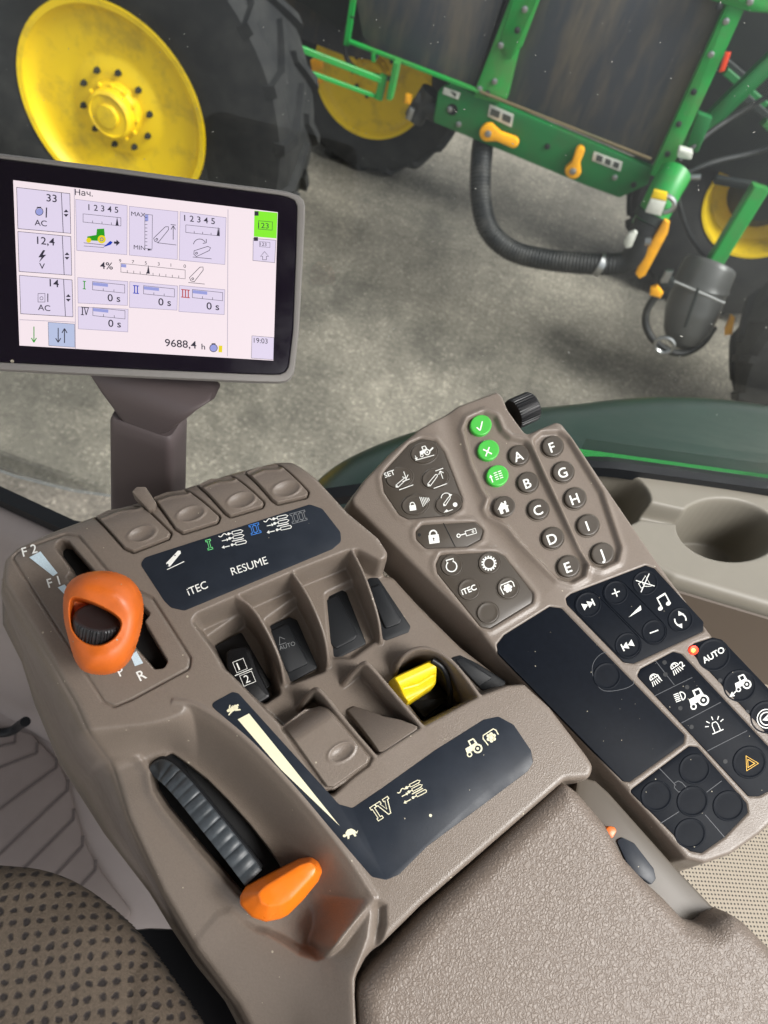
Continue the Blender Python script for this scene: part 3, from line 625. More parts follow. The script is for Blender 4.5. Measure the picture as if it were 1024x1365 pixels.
def dome(px, py, rx, ry=None, ang=0, h=0, ht=1.6, mat=BTN, par=None, name='button', moat=True, lab=None):
    c = PB.uvs(ell(px, py, rx, ry, ang), h*MM); c = ccw(c); m = c.mean(0); R = []
    if moat == 'ring': prof = [(1.14, -.05), (1.10, .28), (1.05, .36), (1.0, .26), (.95, .08), (.9, .06), (.6, .12), (.3, .15)]
    elif moat: prof = [(1.16, -.05), (1.14, .12), (1.07, .14), (1.03, -.15), (1.0, .3), (.985, ht-.1), (.94, ht), (.86, ht-.18), (.6, ht-.2), (.3, ht-.16)]
    else: prof = [(1.0, -.1), (1.0, ht-.6), (.975, ht-.2), (.92, ht), (.8, ht-.03), (.5, ht-.08), (.25, ht-.1)]
    for s_, z in prof: R.append(PB.wa(m+(c-m)*s_, (h+z)*MM))
    o = mesh(name, *rings(R), mat, par or pod, 45)
    if lab: o['label'] = lab
    return o
TR = -2.6
KA = -20
def letters(ch, x, y, o, sz=16): kk = Ink(); kk.rot((x, y), KA).text(ch, 0, sz*.36, sz, .014, cx=True); kk.go('lettering', PB, TR+2.35, WHITE, o)
for ch, x, y, r in [('A', 691, 608, 13.6), ('B', 703, 644, 14), ('C', 717, 680, 14), ('D', 736, 718, 14.6), ('E', 757, 756, 15), ('F', 736, 596, 14), ('G', 750, 630, 14.2), ('H', 766, 665, 14.4), ('I', 783, 701, 14.7), ('J', 802, 739, 15)]:
    letters(ch, x, y, dome(x, y, r, r*.95, KA, TR, 2.3, BTN, moat=False), r*1.3)
    mesh('button_collar', *(lambda c: rings([PB.wa(c.mean(0)+(c-c.mean(0))*s_, (TR+z)*MM) for s_, z in ((1.14, 0), (1.14, .45), (1.07, .45), (1.05, -.2))], cap1=False))(PB.uvs(ell(x, y, r, r*.95, KA), TR*MM)), VOID if False else TAUPE_D, pod)
def gbtn(x, y, r, draw, mat=BTNG):
    o = dome(x, y, r, r*.93, KA, TR, 3.2, mat, moat=False); kk = Ink(); draw(kk); kk.go('marking', PB, TR+3.3, WHITE, o)
gbtn(640, 569, 14.4, lambda k: k.rot((640, 569), KA).ln((-4.5, -1), (-1.5, 4.5), (5.5, -6), w=1.8))
gbtn(650, 602, 14.4, lambda k: k.rot((650, 602), KA).ln((-4.5, -5), (4.5, 5), w=1.8).ln((4.5, -5), (-4.5, 5), w=1.8))
gbtn(662, 636, 14.8, lambda k: [k.rot((662, 636), KA).ln((-7, 5), (-7, -3), w=1.5).poly([(-9.5, -2), (-7, -6), (-4.5, -2)])]+[k.ln((x0, y0), (x0+4.5, y0), w=1.2) for x0 in (-2, 4) for y0 in (-6, -3, 0, 3)])
gbtn(671, 677, 14.8, lambda k: k.rot((671, 677), KA, 1.0).poly([(-8, 0), (0, -8), (8, 0), (6, 0), (6, 7), (1.8, 7), (1.8, 2), (-1.8, 2), (-1.8, 7), (-6, 7), (-6, 0)]).rect(3.6, -8, 2.4, 4), BTN)
def ibtn(x, y, rx, ry, par, draw, h=-.3, ht=.95, ang=KA, mat=WHITE, bm=BTN, moat=True):
    o = dome(x, y, rx, ry, ang, h, ht, bm, par, moat=moat)
    if draw: kk = Ink(); draw(kk); kk.go('marking', PB, h+ht+.15, mat, o)
    return o
def arm(k, x, y, a, L=9, w=2.3): k.rot((x, y), a).ring([(-L, -w), (-L-w, 0), (-L, w), (L, w*.75), (L+w*.7, 0), (L, -w*.75)], 1.0).disc(-L, 0, 1.0)
def d1(k): tractor(k, (566, 602), -22, .62); k.rot((566, 606), KA).ln((-14, 3), (12, 5), w=1).ln((-12, -3), (-12, 3), w=1).poly([(-14, 0), (-12, 4), (-10, 0)]).ln((8, -2), (14, -5), w=2)
def d2(k): k.rot((522, 634), KA).text('SET', -9, 0, 9.5, .01); arm(k, 535, 643, -42, 7.5, 2); k.rot((536, 640), KA).ln((-8, 11), (12, 11), w=1).ln((6, -10), (6, -1), w=1).ln((2, -4), (6, 0), (10, -4), w=1).ln((0, 2), (10, 2), w=1)
def d3(k): arm(k, 577, 640, -52, 8, 2.2); k.rot((582, 638), KA).ln((-8, 11), (11, 11), w=1).ln((8, -8), (8, 3), w=1).ln((4.6, -4), (8, -8), (11.4, -4), w=1).ln((2, -10), (13, -10), w=1)
def lock(k, x, y, s=1.0): k.rot((x, y), KA+12, s).rect(-6, -1, 12, 10).arc(0, -2, 4, 180, 360, 1.7).ln((-4, -2), (-4, 0), w=1.7).ln((4, -2), (4, 0), w=1.7)
def d4(k): lock(k, 550, 674, .72); k.rot((562, 669), KA); [k.ln((i*2.1, -7+i), (i*2.1, 7-i), w=.9) for i in range(6)]
def d5(k): arm(k, 596, 668, -55, 6, 1.7); k.rot((597, 672), KA).arc(1, -8, 7, 200, 330, 1).poly([(5.5, -13), (10, -10), (6, -8)]).ln((-6, 9), (4, 9), w=1).disc(9, 4, 3).poly([(-9, 9), (-4, 6), (-2, 9)])
for (x, y, f_) in [(565, 604, d1), (532, 637, d2), (580, 638, d3), (553, 673, d4), (598, 672, d5)]: ibtn(x, y, 17.5, 13.2, ga, f_, ang=-14)
kk = Ink(); lock(kk, 578, 714, 1.15); kk.rot((622, 711), KA+4).frm(-1, -3.2, 14, 6.4, 1.2).ln((-9, 0), (-1, 0), w=1.3).circ(-11, 0, 2.2, 1.1).circ(9, 0, 1.2, .8); kk.go('marking', PB, -.15, WHITE, gb)
kk = Ink(); kk.ln((591, 697), (607, 729), w=1.1); kk.rot((0, 0), 0); kk.disc(559, 713, 2.3); kk.disc(541, 678, 1.8); kk.go('marking', PB, -.18, VOID, gb)
kk = Ink(); kk.rot((578, 717), KA+12).disc(0, 1, 1.3).rect(-.6, 1, 1.2, 3.6); kk.go('marking', PB, -.1, BTN, gb)
def e1(k): k.rot((602, 755), KA+5).ring([(7*math.cos(t), 7*math.sin(t)) for t in np.linspace(-1.1, 4.25, 22)], 1.5, False).ring([(-4, -5.8), (-5, -9.5), (5, -9.5), (4, -5.8)], 1.5, False)
def e2(k): k.rot((652, 751), KA).circ(0, 0, 7.2, 1.6); [k.rot((652, 751), i*24).rect(7.5, -1, 2.6, 2) for i in range(15)]
def e3(k): k.rot((625, 786), KA-2).text('iTEC', 0, 3.6, 10.5, .02, cx=True)
def e4(k): pto(k, (677, 784), KA-3, .85)
for (x, y, f_) in [(602, 754, e1), (652, 751, e2), (625, 786, e3), (677, 784, e4), (650, 817, None)]: ibtn(x, y, 14.2, 13.8, gc_, f_)
# audio pad
RR = RUB
def bb(x, y, r, par, draw=None, mat=WHITE): return ibtn(x, y, r*.92, r*.89, par, draw, h=-.25, ht=.2, bm=BLACKPAD, mat=mat, moat='ring')
def tri(k, o, s, d): k.rot(o, KA-6, s).poly([(-7*d, -4.5), (0, 0), (-7*d, 4.5)]).poly([(0, -4.5), (7*d, 0), (0, 4.5)]).rect(7*d-(.8), -4.5, 1.6, 9)
bb(784, 806, 17, P7, lambda k: tri(k, (784, 806), 1.1, 1)); bb(837, 860, 17, P7, lambda k: tri(k, (837, 860), 1.1, -1))
bb(821, 790, 16, P7, lambda k: k.rot((821, 790), KA).ln((-5.5, 0), (5.5, 0), w=1.6).ln((0, -5.5), (0, 5.5), w=1.6)); bb(872, 842, 16, P7, lambda k: k.rot((872, 842), KA).ln((-6, 0), (6, 0), w=1.6))
bb(860, 777, 16.5, P7, lambda k: k.rot((860, 777), KA-10).frm(-8, -3.5, 5, 7, 1).ring([(-3, -3.5), (5, -8), (5, 8), (-3, 3.5)], 1).ln((-11, 8), (11, -8), w=1.2).ln((-9, -9), (9, 10), w=1.2))
bb(907, 826, 16.5, P7, lambda k: k.rot((907, 826), KA-15).arc(0, 0, 7.5, 110, 225, 1.8).arc(0, 0, 7.5, -70, 45, 1.8).poly([(-8.5, 3), (-1, 5.5), (-4.5, 11)]).poly([(8.5, -3), (1, -5.5), (4.5, -11)]))
kk = Ink(); kk.poly([(838, 823), (854, 807), (855, 813)]); kk.rot((883, 803), KA-8).disc(-6, 6, 3.4, 2.6).disc(6.5, 5, 3.4, 2.6).rect(-4.4, -9, 1.6, 15).rect(8, -10, 1.6, 15).poly([(-4.4, -9), (9.6, -10), (9.6, -7.5), (-4.4, -6.5)]); kk.go('marking', PB, -.1, WHITE, P7)
def capsule(a, b, r, par):
    d = np.array(b, float)-a; an = math.degrees(math.atan2(d[1], d[0])); t = np.radians(np.linspace(90, 270, 12)); P = [np.array(a)+r*np.array([math.cos(x+math.radians(an)), math.sin(x+math.radians(an))]) for x in t]+[np.array(b)+r*np.array([math.cos(x+math.radians(an+180)), math.sin(x+math.radians(an+180))]) for x in t]
    c = ccw(PB.uvs(P, -.0002)); m = lambda q, z: PB.wa(inset(c, -q*MM), z*MM)
    mesh('raised_ring', *rings([m(.8, -.3), m(.55, .1), m(.2, .15), m(-.1, -.3)], cap1=False), BLACKPAD, par, 60)
capsule((784, 806), (837, 860), 17.5, P7); capsule((821, 790), (872, 842), 16.5, P7)
# lights pad
def dsc(k, x, y, a, n=5):
    k.rot((x, y), a).arc(0, 0, 5.5, 180, 360, 1.2).ln((-6, 0), (6, 0), w=1.2).circ(0, -2, 2.2, .9)
    for i in range(n): k.ln((-5+2.5*i, 2.5), (-7+3.5*i, 9), w=1.1)
kk = Ink(); dsc(kk, 872, 904, KA-14); kk.rot((880, 906), KA-14).text('1', 0, 0, 11, .02); dsc(kk, 900, 889, KA-14); kk.rot((909, 890), KA-14).text('2', 0, 0, 11, .02)
tractor(kk, (931, 932), -24, 1.15); kk.rot((908, 928), KA).arc(0, 0, 5.5, -90, 90, 1.3).ln((0, -5.5), (0, 5.5), w=1.3); [kk.ln((-9, -5+2.5*i), (-2, -5+2.5*i), w=1.2) for i in range(5)]
kk.rot((954, 968), KA-3).ring([(-4, 7), (-4, -2), (-2.5, -5.5), (2.5, -5.5), (4, -2), (4, 7)], 1.2, False).ln((-8, 8), (8, 8), w=1.3)
for t_ in (-160, -130, -90, -50, -20): kk.ln((9*math.cos(math.radians(t_)), 9*math.sin(math.radians(t_))), (14*math.cos(math.radians(t_)), 14*math.sin(math.radians(t_))), w=1.2)
kk.go('marking', PB, -.1, WHITE, P8)
DIV = M('pad_seam', lin(58, 61, 66), .5)
kk = Ink()
for q in (((874, 881), (899, 913)), ((872, 928), (923, 903)), ((908, 964), (961, 936)), ((943, 1001), (996, 974))): kk.ln(*q, w=.9)
kk.go('seam', PB, -.12, DIV, P8)
[Ink().disc(x, y, 3).go('indicator_dot', PB, -.1, RUB, P8) for x, y in ((887, 899), (886, 883), (916, 916), (907, 944), (922, 969), (967, 1015))]
bb(999, 1016, 22, P8, lambda k: k.rot((999, 1016), KA-8).ring([(-8.5, 8.5), (0, -9.5), (10, 7)], 1.3).ring([(-5, 5.6), (0, -4.4), (5.6, 4.8)], 1.6), AMB)
bb(951, 873, 22, P9, lambda k: k.rot((951, 873), KA-10).text('AUTO', 0, 4, 11.5, .02, cx=True)); 
bb(986, 914, 22, P9, lambda k: [tractor(k, (990, 911), -22, .95), k.rot((979, 922), KA-8).ln((-3, 2), (4, 0), w=1.6).poly([(-3, -1.5), (-9, 3), (-2, 5.5)])])
bb(1022, 956, 22, P9, lambda k: k.rot((1022, 958), KA).circ(0, 0, 8.5, 1.6).arc(0, 0, 12.5, 60, 300, 1.3).poly([(-6, 0), (4, -5), (1, 0), (4, 5)]))
[Ink().disc(x, y, 3).go('indicator_dot', PB, -.1, RUB, P9) for x, y in ((960, 907), (996, 949))]
LED = M('lit_red_lamp', lin(255, 60, 30), .3, emit=lin(255, 48, 24), estr=1.6); LEDC = M('lit_amber_core', lin(255, 160, 60), .3, emit=lin(255, 190, 70), estr=2.5)
led = dome(924, 867, 6, 6, 0, -.25, 1.5, LED, P9, 'indicator_lamp', moat=False); dome(924, 867, 2.6, 2.6, 0, 1.0, .7, LEDC, led and P9, 'indicator_lamp', moat=False)
for x, y in ((926, 1025), (875, 1061), (923, 1068), (971, 1074), (920, 1111)): bb(x, y, 20.5, P10)
kk = Ink()
for q in (((879, 1024), (901, 1047)), ((940, 1086), (966, 1116)), ((880, 1098), (905, 1082)), ((942, 1056), (962, 1041))): kk.ln(*q, w=.9)
kk.ring([(912, 1053), (905, 1056), (899, 1050), (899, 1044), (904, 1041), (909, 1043), (917, 1052)], .9, False)
kk.go('seam', PB, -.12, DIV, P10)
bb(809, 901, 18, P6)
kk = Ink(); kk.ring(chaikin(np.array([(790, 902), (789, 886), (799, 872), (812, 868), (830, 890), (848, 909), (838, 917), (815, 922), (800, 920)], float), 2), .8); kk.go('seam', PB, -.12, DIV, P6)
# encoder knob at the front corner
ka = PB.w(*PB.uv(690, 547, -.006), -.006); kb = PB.w(*PB.uv(722, 534, -.004), -.004); kc2 = PB.w(*PB.uv(697, 545, -.010), -.010)
ax = PB.w(*PB.uv(733, 527, 0), 0)-PB.w(*PB.uv(690, 546, 0), 0); ax /= np.linalg.norm(ax); o_ = PB.w(*PB.uv(683, 553, -.0135), -.0135); t = np.linspace(0, 2*np.pi, 192, endpoint=False)
u_ = PB.n; w_ = np.cross(ax, u_); rs_ = []
for s_, rr_, rb in [(0, .004, 0), (.0005, .0118, 0), (.002, .0125, 1), (.0185, .0125, 1), (.020, .0115, 0), (.0205, .009, 0)]:
    r_ = rr_-rb*.0007*(np.sign(np.cos(t*32))*.5+.5); rs_.append(o_+ax*s_+(np.cos(t)*r_)[:, None]*u_+(np.sin(t)*r_)[:, None]*w_)
mesh('scroll_knob', *rings(rs_, cap0=True), BLACK, pod, 30)
# bracket carrying the pod, seen dark between the pod and the console
mesh('bracket', *plate_g(PA, roundpoly(PA.uvs([(540, 800), (620, 850), (700, 900), (800, 1010), (840, 1090), (800, 1060), (690, 960), (600, 870)], -.05), .003), -.08, -.05, .002), BLACK, pod)

# ------------------------------------------------------------------ display monitor on its post
MN = np.array([.35368531, -.67134457, .65130881]); MU = np.array([.89499148, .44526205, -.02705489])
PM = Plane(at_d(200, 350, .485), MN, MU)
mb = at_d(198, 505, .50)
mon = thing('display_monitor', 'lit tractor touchscreen monitor in a grey frame on a mauve post, showing 9688,4 h', 'monitor', [mb[0], mb[1]+.03, 2.33])
BEZ = M('grey_frame_plastic', lin(132, 128, 124), .45, bump=.15, bscale=2200, bdist=.0002)
GLOSS = M('glossy_black_glass', lin(20, 15, 28), .12, spec=.6, coat=.3, rvar=.06, specks=160)
PmO = roundpoly(PM.uvs([(-75, 196), (0, 203), (150, 222), (300, 243), (380, 253), (409, 262), (406, 330), (400, 440), (392, 512), (340, 511), (200, 505), (0, 495), (-70, 491)]), .012)
PmI = roundpoly(PM.uvs([(-62, 205), (0, 211), (150, 230), (300, 250), (375, 260), (397, 266), (395, 340), (391, 440), (384, 500), (340, 499), (200, 493), (0, 483), (-58, 479)]), .009)
O = rs(PmO); I_ = rs(PmI)
mesh('screen_frame', *rings([PM.wa(inset(O, .006), -.030), PM.wa(O, -.024), PM.wa(O, -.003), PM.wa(inset(O, .0004), -.0012), PM.wa(inset(O, .0016), 0), PM.wa(inset(I_, -.0012), .0), PM.wa(inset(I_, -.0003), -.0005), PM.wa(I_, -.0016)], cap0=True, cap1=False), BEZ, mon, 40)
gls = mesh('screen_glass', *rings([PM.wa(inset(I_, .0002), -.004), PM.wa(inset(I_, .0002), -.0012), PM.wa(inset(I_, .0009), -.0006)]), GLOSS, mon)
def E_(name, r, g, b, k=1.0): return M(name, lin(r, g, b, .05), .3, emit=lin(r, g, b), estr=k/2**EXPO, spec=.2)
SB = E_('screen_lit_background', 250, 234, 240, .93); SC = E_('screen_card', 234, 222, 246, .88); SK = E_('screen_dark_line', 70, 66, 82, .6); SGR = E_('screen_green', 136, 240, 50, .95)
SG2 = E_('screen_tractor_green', 50, 170, 40, .8); SY = E_('screen_yellow', 240, 220, 40, .9); SBL = E_('screen_pale_blue', 190, 200, 232, .9); SB2 = E_('screen_blue', 40, 70, 200, .8); SRD = E_('screen_red', 200, 70, 70, .8); SLN = E_('screen_light_line', 170, 160, 185, .8)
Z = 1/2.381
def sk(): return Ink((0, 180), (Z, 0), (0, Z))
k = sk().poly([(42, 143), (882, 245), (868, 716), (62, 668)]); scr = k.go('lit_screen', PM, -.5, SB, mon)
def el(fn, mat, h): k = sk(); fn(k); k.go('screen_graphic', PM, h, mat, scr)
boxes = [[(53, 166), (222, 186), (225, 312), (57, 297)], [(57, 306), (225, 322), (228, 445), (61, 433)], [(62, 445), (229, 460), (232, 577), (66, 567)]]
cards = [[(240, 204), (404, 224), (403, 380), (244, 366)], [(411, 226), (565, 243), (563, 395), (411, 381)], [(572, 243), (718, 262), (714, 411), (569, 397)], [(247, 452), (406, 465), (405, 541), (248, 533)], [(412, 465), (564, 479), (562, 556), (411, 547)], [(570, 477), (714, 491), (712, 570), (568, 560)], [(248, 545), (407, 553), (406, 625), (249, 615)]]
tabs = [[(804, 328), (876, 334), (872, 405), (803, 398)], [(800, 637), (870, 643), (868, 713), (798, 708)]]
for B in boxes+cards+tabs: el(lambda k, B=B: k.poly(B), SC, -.42)
el(lambda k: k.poly([(153, 594), (237, 600), (238, 674), (155, 668)]), SBL, -.42)
el(lambda k: k.poly([(808, 240), (881, 247), (878, 328), (806, 322)]), SGR, -.42)
def lines(k):
    for B in boxes: k.ring(B, 2.2); k.ln((B[1][0]-27, B[1][1]-3), (B[2][0]-24, B[2][1]-2), w=2)
    for x, y in ((210, 248), (213, 384), (217, 517)): k.poly([(x-8, y-3), (x, y-12), (x+8, y-3)]).poly([(x-8, y+3), (x, y+12), (x+8, y+3)])
    k.ring(tabs[0], 1.6); k.ring(tabs[1], 1.4); k.ring([(153, 594), (237, 600), (238, 674), (155, 668)], 1.4)
    k.ln((185, 612), (185, 655), w=3).ln((177, 645), (185, 658), (193, 645), w=3).ln((205, 660), (205, 616), w=3).ln((197, 628), (205, 614), (213, 628), w=3)
    k.ring([(833, 372), (843, 372), (843, 385), (837, 385)], .1)
    k.ring([(840, 370), (853, 385), (846, 385), (846, 396), (834, 396), (834, 385), (827, 385)], 2)
    k.rect(808, 242, 13, 14).rect(806, 324, 13, 12)
el(lines, SK, -.30)
def lines2(k):
    for B in cards: k.ring(B, 1.8)
    k.ln((236, 170), (240, 680), w=1.5).ln((724, 236), (722, 702), w=1.5).ln((62, 586), (238, 594), w=1.5)
el(lines2, SLN, -.32)
def txt(k):
    def T(t, x, y, s, a=6.0, sx=1.12, b=.008): 
        k.frame((x*Z, 180+y*Z), (Z*math.cos(math.radians(a)), Z*math.sin(math.radians(a))), (Z*.02, Z)); k.text(t, 0, 0, s*1.08, b if s > 22 else 0, sx=sx)
    T('33', 148, 210, 31); T('AC', 110, 286, 24); T('12,4', 118, 345, 31); T('V', 125, 424, 24); T('14', 158, 480, 31); T('AC', 121, 555, 24)
    T('Нач.', 238, 190, 24, 5); T('1 2 3 4 5', 281, 238, 25, 5.5, 1.05); T('MAX', 417, 256, 18); T('MIN', 425, 362, 18); T('1 2 3 4 5', 585, 272, 25, 6.5, 1.08)
    T('4%', 318, 424, 29, 4); T('0 s', 342, 527, 30, 4); T('0 s', 503, 540, 30, 4); T('0 s', 656, 553, 30, 4); T('0 s', 344, 608, 30, 4); T('9688,4', 524, 670, 31, 4.5); T('h', 640, 680, 24, 4)
    T('19:03', 806, 659, 21, 4, 1.0)
    for i, c in enumerate('975310'): T(c, 378+41*i, 404+3.4*i, 14, 5)
    T('123', 820, 294, 22, 5, 1.15); T('123', 826, 351, 14, 5, 1.1)
el(txt, SK, -.28)
def gauges(k):
    for (x, y, w, h, n) in ((264, 250, 120, 26, 4), (590, 285, 107, 24, 4), (384, 407, 204, 28, 10), (294, 465, 102, 26, 3), (456, 478, 98, 26, 3), (611, 490, 96, 26, 3), (295, 547, 102, 26, 3)):
        a = .105; P = [(x, y), (x+w, y+w*a), (x+w, y+w*a+h), (x, y+h)]; k.ring(P, 1.8); [k.ln((x+w*i/n, y+w*i/n*a+h*.7), (x+w*i/n, y+w*i/n*a+h), w=1.5) for i in range(1, n)]
    k.ring([(460, 251), (484, 254), (483, 362), (460, 360)], 1.8); [k.ln((460, 262+i*11), (468, 262+i*11), w=1.5) for i in range(9)]
    for x, y in ((372, 288), (693, 320), (471, 440)): k.poly([(x-5, y), (x, y-28), (x+5, y)])
    k.poly([(468, 360), (484, 365), (470, 367)])
    for a, b in (((498, 331), (530, 296)), ((624, 375), (662, 360)), ((612, 456), (640, 424))):
        d = math.degrees(math.atan2(b[1]-a[1], b[0]-a[0])); L = math.hypot(b[0]-a[0], b[1]-a[1]); k.frame((a[0]*Z, 180+a[1]*Z), (Z*math.cos(math.radians(d)), Z*math.sin(math.radians(d))), (-Z*math.sin(math.radians(d)), Z*math.cos(math.radians(d))))
        k.ring([(-4, -10), (-9, 0), (-4, 10), (L, 7), (L+7, 0), (L, -7)], 2).circ(0, 0, 3, 2)
    k.frame((0, 180), (Z, 0), (0, Z))
    k.ln((500, 342), (560, 349), w=1.6).ln((550, 332), (550, 290), w=2).ln((543, 300), (550, 288), (557, 300), w=2).ln((542, 284), (558, 286), w=2).ln((612, 387), (672, 393), w=1.6).ln((598, 468), (650, 473), w=1.6).arc(634, 350, 20, 190, 330, 2).ln((655, 330), (655, 342), (644, 344), w=2)
    k.ln((266, 342), (340, 350), w=1.6).ln((266, 352), (330, 357), w=1.3).ln((362, 341), (372, 342), w=7).poly([(370, 332), (381, 342), (369, 352)])
    k.poly([(137, 365), (122, 388), (132, 388), (124, 404), (147, 380), (136, 380), (144, 366)])
    k.frm(121, 503, 22, 27, 2).circ(132, 518, 5, 1.5).ln((152, 503), (152, 530), w=3).circ(125, 243, 12, 2).rect(117, 228, 14, 3).ln((148, 230), (147, 262), w=4)
    k.ring([(821, 272), (865, 276), (864, 302), (820, 298)], 2).ring([(824, 338), (857, 341), (857, 357), (824, 354)], 1.4); k.circ(678, 676, 12, 2).rect(672, 661, 12, 4)
el(gauges, SK, -.27)
def blues(k):
    for x, y, w in ((295, 467, 48), (457, 480, 48), (612, 492, 46), (296, 549, 48), (385, 409, 16)): k.poly([(x, y), (x+w, y+w*.105), (x+w, y+w*.105+10), (x, y+10)])
    k.rect(461, 253, 10, 20).disc(678, 676, 11).disc(125, 244, 11)
el(blues, E_('screen_violet', 160, 165, 225, .9), -.31)
def rom(k, x, y, n, s=1.0):
    k.frame((x*Z, 180+y*Z), (Z*s, Z*.1*s), (0, Z*s))
    for i in range(n): x0 = (i-(n-1)/2)*9; k.rect(x0-1.6, -12, 3.2, 24).rect(x0-5, -13, 10, 2.6).rect(x0-5, 11, 10, 2.6)
el(lambda k: rom(k, 268, 476, 1), SG2, -.3); el(lambda k: rom(k, 432, 490, 2), SB2, -.3); el(lambda k: rom(k, 589, 503, 3), SRD, -.3)
el(lambda k: [rom(k, 262, 558, 1), k.ln((6, -12), (12, 12), w=3).ln((12, 12), (19, -12), w=2.4).rect(2, -13, 19, 2.6)], SK, -.3)
def trg(k): k.poly([(277, 322), (306, 317), (308, 298), (331, 297), (333, 322), (312, 336), (278, 334)]); k.ln((108, 608), (108, 655), w=3).ln((100, 644), (108, 658), (116, 644), w=3)
el(trg, SG2, -.29); el(lambda k: k.disc(323, 331, 13).disc(282, 334, 8).poly([(695, 668), (706, 669), (705, 690), (694, 689)]), SY, -.285); el(lambda k: k.poly([(328, 356), (350, 336), (358, 340), (352, 348)]).circ(323, 331, 5, 2), SB2, -.27)
# post and flared neck
yb = at_d(198, 520, .515)[1]
def sec(xl, xr, py, th, yc=yb, cr=.25):
    a = at_y(xl, py, yc); b = at_y(xr, py, yc); c = (a+b)/2; hw = abs(b[0]-a[0])/2; P = roundpoly(np.array([(-hw, 0), (hw, 0), (hw, th), (-hw, th)]), min(hw, th)*cr, 6)
    return np.array([[c[0]+x, yc+y, c[2]] for x, y in P])
nk = [sec(90, 290, 488, .012, yb+.022, .48), sec(100, 284, 503, .012, yb+.012, .48), sec(117, 262, 524, .014, yb+.003, .48), sec(132, 244, 545, .018, yb, .48), sec(143, 232, 558, .022, yb, .48), sec(153, 222, 569, .022, yb, .48), sec(170, 208, 577, .018, yb, .48)]
mesh('flared_neck', *rings(nk, cap0=True), POST, mon, 50)
ps = [sec(156, 220, 566, .024, yb+.004), sec(148, 226, 570, .030, yb), sec(145, 228, 577, .032, yb-.002), sec(145, 228, 592, .032, yb-.002), sec(147, 228, 760, .034, yb-.002), sec(147, 228, 860, .034, yb-.002)]
mesh('post', *rings(ps, cap0=True), POST, mon, 50)

# ------------------------------------------------------------------ padded armrest cushion
def leather():
    m = bpy.data.materials.new('grained_leather'); m.use_nodes = True; t = m.node_tree; b = t.nodes['Principled BSDF']
    tc = t.nodes.new('ShaderNodeTexCoord'); nz = t.nodes.new('ShaderNodeTexNoise'); nz.inputs['Scale'].default_value = 230; nz.inputs['Detail'].default_value = 2
    mx = t.nodes.new('ShaderNodeVectorMath'); mx.operation = 'MULTIPLY_ADD'; mx.inputs[1].default_value = (.006,)*3
    t.links.new(tc.outputs['Object'], nz.inputs['Vector']); t.links.new(nz.outputs['Color'], mx.inputs[0]); t.links.new(tc.outputs['Object'], mx.inputs[2])
    v = t.nodes.new('ShaderNodeTexVoronoi'); v.feature = 'DISTANCE_TO_EDGE'; v.inputs['Scale'].default_value = 430; t.links.new(mx.outputs[0], v.inputs['Vector'])
    r = t.nodes.new('ShaderNodeMapRange'); r.interpolation_type = 'SMOOTHSTEP'; r.inputs['From Max'].default_value = .34; t.links.new(v.outputs['Distance'], r.inputs['Value'])
    n2 = t.nodes.new('ShaderNodeTexNoise'); n2.inputs['Scale'].default_value = 700; t.links.new(tc.outputs['Object'], n2.inputs['Vector'])
    ad = t.nodes.new('ShaderNodeMath'); ad.operation = 'MULTIPLY_ADD'; ad.inputs[1].default_value = .35; t.links.new(n2.outputs['Fac'], ad.inputs[0]); t.links.new(r.outputs[0], ad.inputs[2])
    bu = t.nodes.new('ShaderNodeBump'); bu.inputs['Strength'].default_value = .42; bu.inputs['Distance'].default_value = .0005; t.links.new(ad.outputs[0], bu.inputs['Height']); t.links.new(bu.outputs[0], b.inputs['Normal'])
    cr = t.nodes.new('ShaderNodeMix'); cr.data_type = 'RGBA'; cr.inputs['A'].default_value = lin(112, 100, 90); cr.inputs['B'].default_value = lin(122, 110, 100); t.links.new(r.outputs[0], cr.inputs['Factor']); t.links.new(cr.outputs['Result'], b.inputs['Base Color'])
    b.inputs['Roughness'].default_value = .45; b.inputs['Specular IOR Level'].default_value = .5; return m
LEA = leather()
AO = [(742, 1044), (752, 1042), (768, 1054), (804, 1096), (830, 1142), (856, 1170), (884, 1196), (908, 1222), (936, 1232), (950, 1218), (968, 1213), (988, 1226), (1030, 1268), (1130, 1390), (1130, 1760), (470, 1760), (476, 1400), (474, 1330), (476, 1312), (490, 1294), (560, 1216)]
AP = chaikin(roundpoly(PA.uvs(AO, -.007), .006), 1); Q = Surf(PA, AP, .0011, .006); a = Q.sd(AP, .2)
Rr = .013; x = np.clip(1+a/Rr, 0, 1); Q.H = .004-Rr*(1-np.sqrt(1-np.minimum(x, 1)**2))*1.0
Q.H -= np.where(a > 0, np.minimum(a*12, .03), 0); Q.H -= .012*sst((Q.V*-1-.22)/.2)*0; Q.H = blur(Q.H, 1.0); Q.mask = a < .003
arm_ = Q.build('armrest_cushion', LEA); tag(arm_, 'grained taupe leather armrest cushion behind the console controls', 'armrest')
# rail under the cushion's outer edge, with its inset switch
rail = thing('side_rail', 'narrow taupe rail with dark inset switch along the armrest cushion edge', 'rail', PA.w(*PA.uv(860, 1130, -.03), -.04))
plate('rail_body', PA, [(770, 1034), (794, 1040), (812, 1056), (905, 1160), (958, 1216), (990, 1250), (960, 1280), (880, 1250), (760, 1110)], -34, -18, TAUPE_D, rail, .003, .002)
plate('inset_switch', PA, [(822, 1120), (830, 1116), (846, 1124), (872, 1158), (875, 1172), (868, 1180), (840, 1160)], -20, -16.6, NAVY, rail, .002, .0006)
plate('orange_tab', PA, [(806, 1106), (812, 1101), (820, 1102), (823, 1108), (816, 1120)], -20, -10, ORANGE, rail, .002, .001)

